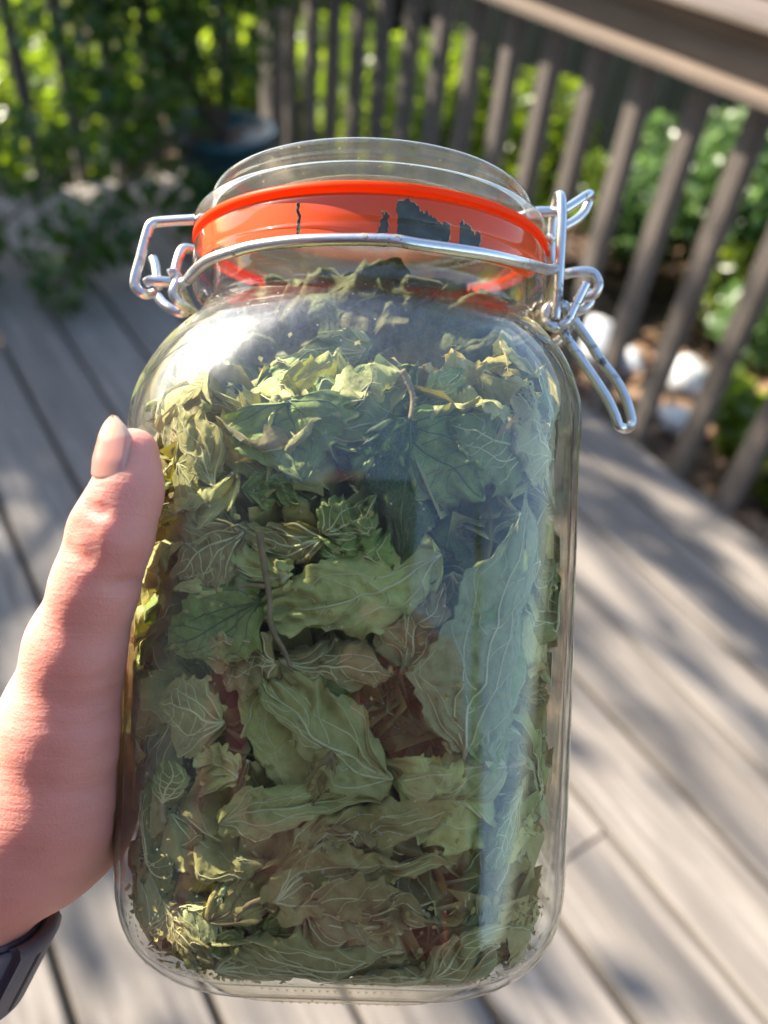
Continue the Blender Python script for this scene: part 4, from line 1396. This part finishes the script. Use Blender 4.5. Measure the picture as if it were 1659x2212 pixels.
# fingers round the back corner
for z, dz, le, r in [(0.112, 0.006, 1.0, 8.6), (0.090, 0.004, 1.12, 9.0), (0.068, 0.000, 1.05, 8.6), (0.047, -0.003, 0.82, 7.6)]:
    p0 = np.array((-0.0705, 0.034, z))
    p1 = np.array((-0.0560, 0.0625, z + dz * 0.5))
    p2 = np.array((-0.0560 + 0.026 * le, 0.0665, z + dz))
    p3 = np.array((-0.0560 + 0.046 * le, 0.0655, z + dz * 1.3))
    SEGS.append((p0, p1, r * 1.1 * mm, r * mm, 0.004))
    SEGS.append((p1, p2, r * mm, r * 0.92 * mm, 0.002))
    SEGS.append((p2, p3, r * 0.92 * mm, r * 0.74 * mm, 0.002))
allp = np.array([p for s in SEGS for p in s[:2]])
h = 0.00095
lo = allp.min(0) - 0.036
dims = np.ceil((allp.max(0) + 0.034 - lo) / h).astype(int)
D = np.full(dims, 0.2, np.float32)


def box(a, b, m):
    i0 = np.maximum(np.floor((np.minimum(a, b) - m - lo) / h).astype(int), 0)
    i1 = np.minimum(np.ceil((np.maximum(a, b) + m - lo) / h).astype(int), dims)
    Gs = np.stack(np.meshgrid(*[(lo[i] + h * np.arange(i0[i], i1[i])).astype(np.float32) for i in range(3)], indexing='ij'), -1)
    return tuple(slice(p, q) for p, q in zip(i0, i1)), Gs


for a, b, ra, rb, k in SEGS:
    sl, Gs = box(a, b, max(ra, rb) + k + 0.004)
    D[sl] = smin(D[sl], seg(Gs, a, b, ra, rb), k)


def crease(pts, r, depth):
    for a, b in zip(pts[:-1], pts[1:]):
        sl, Gs = box(a, b, 3.2 * r)
        D[sl] += depth * np.exp(-(seg(Gs, a, b, 0, 0) / r) ** 2)


def near(px, py, d0=0.150):
    """first point of the hand surface seen at a picture position"""
    ts = np.arange(d0, 0.21, 0.0004)
    P = np.array([pj(px, py, t) for t in ts])
    ix = np.round((P - lo) / h).astype(int)
    ok = ((ix >= 0) & (ix < dims)).all(1)
    val = np.full(len(ts), 1.0)
    val[ok] = D[tuple(ix[ok].T)]
    k = np.argmax(val < 0)
    return P[k] if val[k] < 0 else P[len(P) // 2]


LINES = [[(240, 1266), (272, 1259), (300, 1256)],
         [(150, 1132), (162, 1150), (182, 1164), (205, 1172)], [(143, 1150), (156, 1170), (178, 1186), (206, 1194)], [(139, 1172), (152, 1192), (172, 1206), (194, 1212)], [(160, 1118), (176, 1134), (198, 1146)],
         [(186, 1090), (205, 1104), (226, 1108)],
         [(120, 1470), (170, 1482), (225, 1462), (268, 1436)], [(110, 1505), (170, 1522), (228, 1500), (268, 1480)], [(100, 1560), (165, 1580), (230, 1555), (268, 1530)],
         [(90, 1620), (160, 1648), (228, 1625), (265, 1600)], [(90, 1690), (160, 1716), (225, 1700), (262, 1675)], [(190, 1790), (225, 1770), (262, 1760)], [(60, 1880), (110, 1900), (160, 1890)]]
LP = [[near(*p) for p in L] for L in LINES]
for i, L in enumerate(LP):
    crease(catmull(L, 4), 0.0011 if i < 6 else 0.0013, (0.0010 if i == 0 else 0.0007) if i < 6 else 0.00018)
# flatten against the glass (rounded square body), slab by slab
for i in range(0, dims[0], 24):
    gx_, gy_ = np.meshgrid(lo[0] + h * np.arange(i, min(i + 24, dims[0])), lo[1] + h * np.arange(dims[1]), indexing='ij')
    k_ = 0.0552 - 0.030
    qx, qy = np.abs(gx_) - k_, np.abs(gy_) - k_
    dj = np.hypot(np.maximum(qx, 0), np.maximum(qy, 0)) + np.minimum(np.maximum(qx, qy), 0) - 0.0302
    D[i:i + 24] = np.maximum(D[i:i + 24], -dj[..., None].astype(np.float32))
V, Q = surface_nets(D, lo, h)
# relax
for it in range(4):
    acc = np.zeros_like(V)
    cnt = np.zeros(len(V))
    for a, b in ((0, 1), (1, 2), (2, 3), (3, 0)):
        np.add.at(acc, Q[:, a], V[Q[:, b]])
        np.add.at(cnt, Q[:, a], 1)
        np.add.at(acc, Q[:, b], V[Q[:, a]])
        np.add.at(cnt, Q[:, b], 1)
    V = V + 0.5 * (acc / np.maximum(cnt, 1)[:, None] - V)
del D
horg = pj(-70, 1895, .199)
person = mesh('person', V - horg, Q, M['skin'])
person.matrix_world = JMAT @ Matrix.Translation(horg.tolist())
tag(person, 'left hand holding the jar, thumb pointing up along the front-left edge', 'person')

# thumbnail
nb_, ntp = pj(267, 1056, .1688), pj(279, 906, .1695)
axn = ntp - nb_
nL = np.linalg.norm(axn)
axn /= nL
camd_ = pj(262, 1000, 0.0) - pj(262, 1000, .168)
camd_ /= np.linalg.norm(camd_)
rt = np.cross(camd_, axn)
rt /= np.linalg.norm(rt)         # picture left/right
if rt[0] > 0:
    rt = -rt
n0 = camd_ * math.cos(math.radians(40)) + rt * math.sin(math.radians(40))
n0 -= axn * (n0 @ axn)
n0 /= np.linalg.norm(n0)
bt = np.cross(axn, n0)
nu, nv = 22, 17
Vn, uvn = [], []
for i in range(nu):
    u = i / (nu - 1)
    wd = 46 * (1 - 0.10 * (1 - u)) if u < 0.62 else 46 * max(0.05, (1 - ((u - 0.62) / 0.38) ** 2.2))
    for j in range(nv):
        q = j / (nv - 1) * 2 - 1
        uo = u - 0.10 * q * q * (1 - u) ** 2 * -1.2
        R = (0.0068 - 0.0016 * max(u - 0.35, 0) / 0.65) + 0.0001
        if u < 0.08 or abs(q) > 0.93:
            R -= 0.0009
        a = math.radians(wd) * q
        c = nb_ + axn * nL * uo
        Vn.append(c + R * (math.cos(a) * n0 + math.sin(a) * bt))
        uvn.append((j / (nv - 1), u))
Vn = np.array(Vn)
nf_ = grid_faces(nu, nv)
# give the plate thickness
cen = nb_
Vi = Vn - 0.0005 * n0
m_ = len(Vn)
Fn = nf_ + [tuple(i + m_ for i in f[::-1]) for f in nf_]
bd = [j for j in range(nv)] + [i * nv + nv - 1 for i in range(1, nu)] + [(nu - 1) * nv + j for j in range(nv - 2, -1, -1)] + [i * nv for i in range(nu - 2, 0, -1)]
Fn += [(bd[i], bd[(i + 1) % len(bd)], bd[(i + 1) % len(bd)] + m_, bd[i] + m_) for i in range(len(bd))]
mesh('thumbnail', np.concatenate([Vn, Vi]) - horg, Fn, M['nail'], person, uv=uvn + uvn)

# ------------------------------------------------------------------ watch strap
wc = pj(-126, 1900, .1985)
wax = pj(-205, 2053, .1985) - wc
wax /= np.linalg.norm(wax)
wu = pj(29, 1965, .1985) - wc
wu -= wax * (wu @ wax)
wu /= np.linalg.norm(wu)
wv = np.cross(wax, wu)
worg = wc
watch = empty('wrist_watch', label='dark grey-purple silicone watch strap with a keeper loop round the wrist', cat='watch')
watch.matrix_world = JMAT @ Matrix.Translation(worg.tolist())


def strap(r0, thick, w0, w1, th0=0, th1=2 * np.pi, n=96, rnd=0.0008):
    sec = [(w0 + rnd, 0), (w1 - rnd, 0), (w1, rnd), (w1, thick - rnd), (w1 - rnd, thick), (w0 + rnd, thick), (w0, thick - rnd), (w0, rnd)]
    full = abs(th1 - th0 - 2 * np.pi) < 1e-6
    ths = np.linspace(th0, th1, n, endpoint=not full)
    Vs = [wax * a + (r0 + t) * (np.cos(th) * wu + 0.95 * np.sin(th) * wv) for th in ths for a, t in sec]
    Fs = grid_faces(n, 8, True)
    if full:
        Fs += [((n - 1) * 8 + j, (n - 1) * 8 + (j + 1) % 8, (j + 1) % 8, j) for j in range(8)]
    else:
        Fs += [tuple(range(8)), tuple((n - 1) * 8 + j for j in range(7, -1, -1))]
    return np.array(Vs), Fs


V, Fs = strap(0.0248, 0.0021, 0.0, 0.0185)
mesh('strap', V, Fs, M['strap'], watch)
V, Fs = strap(0.0270, 0.0019, 0.0005, 0.0180, math.radians(-8), math.radians(150), 70)
mesh('strap_end', V, Fs, M['strap'], watch)
# keeper loop at the right-hand silhouette
V, Fs = strap(0.0272, 0.0042, -0.0012, 0.0198, math.radians(-18), math.radians(24), 24, 0.0015)
mesh('keeper_loop', V, Fs, M['strap'], watch)
for dg in (33, 45, 57):
    V, Fs = strap(0.02885, 0.00015, 0.0075, 0.0120, math.radians(dg - 2.4), math.radians(dg + 2.4), 6, 0.00005)
    mesh('strap_hole', V, Fs, M['slot'], watch)
V, Fs = strap(0.03135, 0.00015, 0.0015, 0.0170, math.radians(9), math.radians(12), 6, 0.00005)
mesh('keeper_slot', V, Fs, M['slot'], watch)


# ------------------------------------------------------------------ the photographer (mirrored faintly in the jar) and the phone
def sdf_mesh(segs, h, pad=0.03):
    allp = np.array([p for s in segs for p in s[:2]])
    rmax = max(max(s[2], s[3]) for s in segs)
    lo = allp.min(0) - rmax - pad
    dims = np.ceil((allp.max(0) + rmax + pad - lo) / h).astype(int)
    D = np.full(dims, 0.2, np.float32)
    for a, b, ra, rb, k in segs:
        m = max(ra, rb) + k + 3 * h
        i0 = np.maximum(np.floor((np.minimum(a, b) - m - lo) / h).astype(int), 0)
        i1 = np.minimum(np.ceil((np.maximum(a, b) + m - lo) / h).astype(int), dims)
        Gs = np.stack(np.meshgrid(*[lo[i] + h * np.arange(i0[i], i1[i]) for i in range(3)], indexing='ij'), -1).astype(np.float32)
        sl = tuple(slice(p, q) for p, q in zip(i0, i1))
        D[sl] = smin(D[sl], seg(Gs, a, b, ra, rb), k)
    return surface_nets(D, lo, h)


def j2w(p):
    return (JM @ np.r_[p, 1])[:3]


tc = bkw * 0.60 - rtw * 0.05
up3 = np.array([0, 0, 1.0])
wrL = j2w(T[-2][0])
elL = j2w(T[-1][0])
dL = (elL - wrL) / np.linalg.norm(elL - wrL)
elL = wrL + dL * 0.20
shL = tc - rtw * 0.185 + up3 * 1.33
shR = tc + rtw * 0.185 + up3 * 1.33
hndR = c2w((0.05, -0.135, -0.035))
elR = hndR * 0.42 + (tc + rtw * 0.27 + up3 * 1.02) * 0.58 - up3 * 0.05
shirt = [(tc + up3 * 0.92 - rtw * 0.10, tc + up3 * 0.92 + rtw * 0.17, .15, .15, .06), (tc + up3 * 1.25 - rtw * 0.09, tc + up3 * 1.25 + rtw * 0.09, .115, .115, .08),
         (tc + up3 * 0.95, tc + up3 * 1.25, .14, .14, .08), (shL, shR, .055, .055, .06), (tc + up3 * 1.3, tc + up3 * 1.40, .075, .065, .05),
         (shL, elL, .066, .056, .03), (tc + up3 * 0.98 - rtw * 0.2, elL, .07, .05, .05), (shR, elR, .058, .046, .03), (elL, elL - dL * 0.02, .046, .043, .02), (elR, elR * 0.7 + hndR * 0.3, .046, .041, .02)]
V, Q = sdf_mesh(shirt, 0.008)
inv = np.linalg.inv(np.array(person.matrix_world))
tol = lambda V: V @ inv[:3, :3].T + inv[:3, 3]
mesh('shirt', tol(V), Q, M['shirt'], person)
hd = tc - bkw * 0.04 + up3 * 1.56
skn = [(hd + up3 * 0.03, hd - up3 * 0.045 - bkw * 0.02, .083, .060, .03), (hd - bkw * 0.095 - up3 * 0.005, hd - bkw * 0.085 + up3 * 0.02, .012, .008, .015), (tc + up3 * 1.38, hd - up3 * 0.06, .055, .052, .03),
       (elR * 0.7 + hndR * 0.3, hndR * 0.85 + elR * 0.15, .036, .028, .02), (hndR * 0.85 + elR * 0.15, hndR, .028, .022, .02), (hndR, c2w((0.03, -0.075, -0.028)), .024, .018, .02)]
for i, (y, e) in enumerate([(-0.062, .000), (-0.082, .004), (-0.102, .002), (-0.121, -.006)]):
    a = c2w((0.030, y - 0.012, -0.022))
    b = c2w((0.022, y, 0.004))
    c = c2w((-0.004 - 2 * e, y + 0.020, 0.0085))
    skn += [(a, b, .0095, .0085, .008), (b, c, .0085, .0070, .003)]
skn += [(c2w((0.03, -0.10, -0.03)), c2w((0.012, -0.055, -0.022)), .012, .010, .01), (c2w((0.012, -0.055, -0.022)), c2w((-0.012, -0.040, -0.020)), .010, .008, .003)]
skn += [(shR, elR, .042, .036, .02), (elR, elR * 0.7 + hndR * 0.3, .036, .036, .02), (shR, tc + up3 * 1.36, .05, .05, .03), (tc + up3 * 1.38, tc + up3 * 1.0, .07, .07, .03),
        (shL, tc + up3 * 1.36, .05, .05, .03), (shL, elL, .042, .036, .02), (elL, wrL + dL * 0.06, .036, .0265, .02)]
V1, Q1 = sdf_mesh(skn, 0.0038)
pm = person.data
old = np.empty(len(pm.vertices) * 3)
pm.vertices.foreach_get('co', old)
oldf = [tuple(p.vertices) for p in pm.polygons]
n0_ = len(old) // 3
V = np.concatenate([old.reshape(-1, 3), tol(V1)])
Fs = oldf + [tuple(q) for q in (Q1 + n0_).tolist()]
nm = bpy.data.meshes.new('person')
nm.from_pydata(V.tolist(), [], Fs)
nm.materials.append(M['skin'])
nm.polygons.foreach_set('use_smooth', [True] * len(nm.polygons))
person.data = nm
# hair
hair = [(hd + up3 * 0.045 + bkw * 0.02, hd - up3 * 0.12 + bkw * 0.05, .088, .075, .03)]
V, Q = sdf_mesh(hair, 0.006)
mesh('hair', tol(V), Q, M['bark'], person)
# phone
ph_ = empty('phone', label='dark phone held behind the lens, mirrored faintly in the jar', cat='phone')
pmx = np.eye(4)
for i, a in enumerate(np.eye(3)):
    pmx[:3, i] = M3 @ a
pmx[:3, 3] = EYE
ph_.matrix_world = Matrix(pmx.tolist())
V, Fs = boxg(-0.058, 0.013, -0.132, 0.014, -0.0105, -0.0025, 0.0015)
mesh('phone_body', V, Fs, M['slot'], ph_, smooth=False)
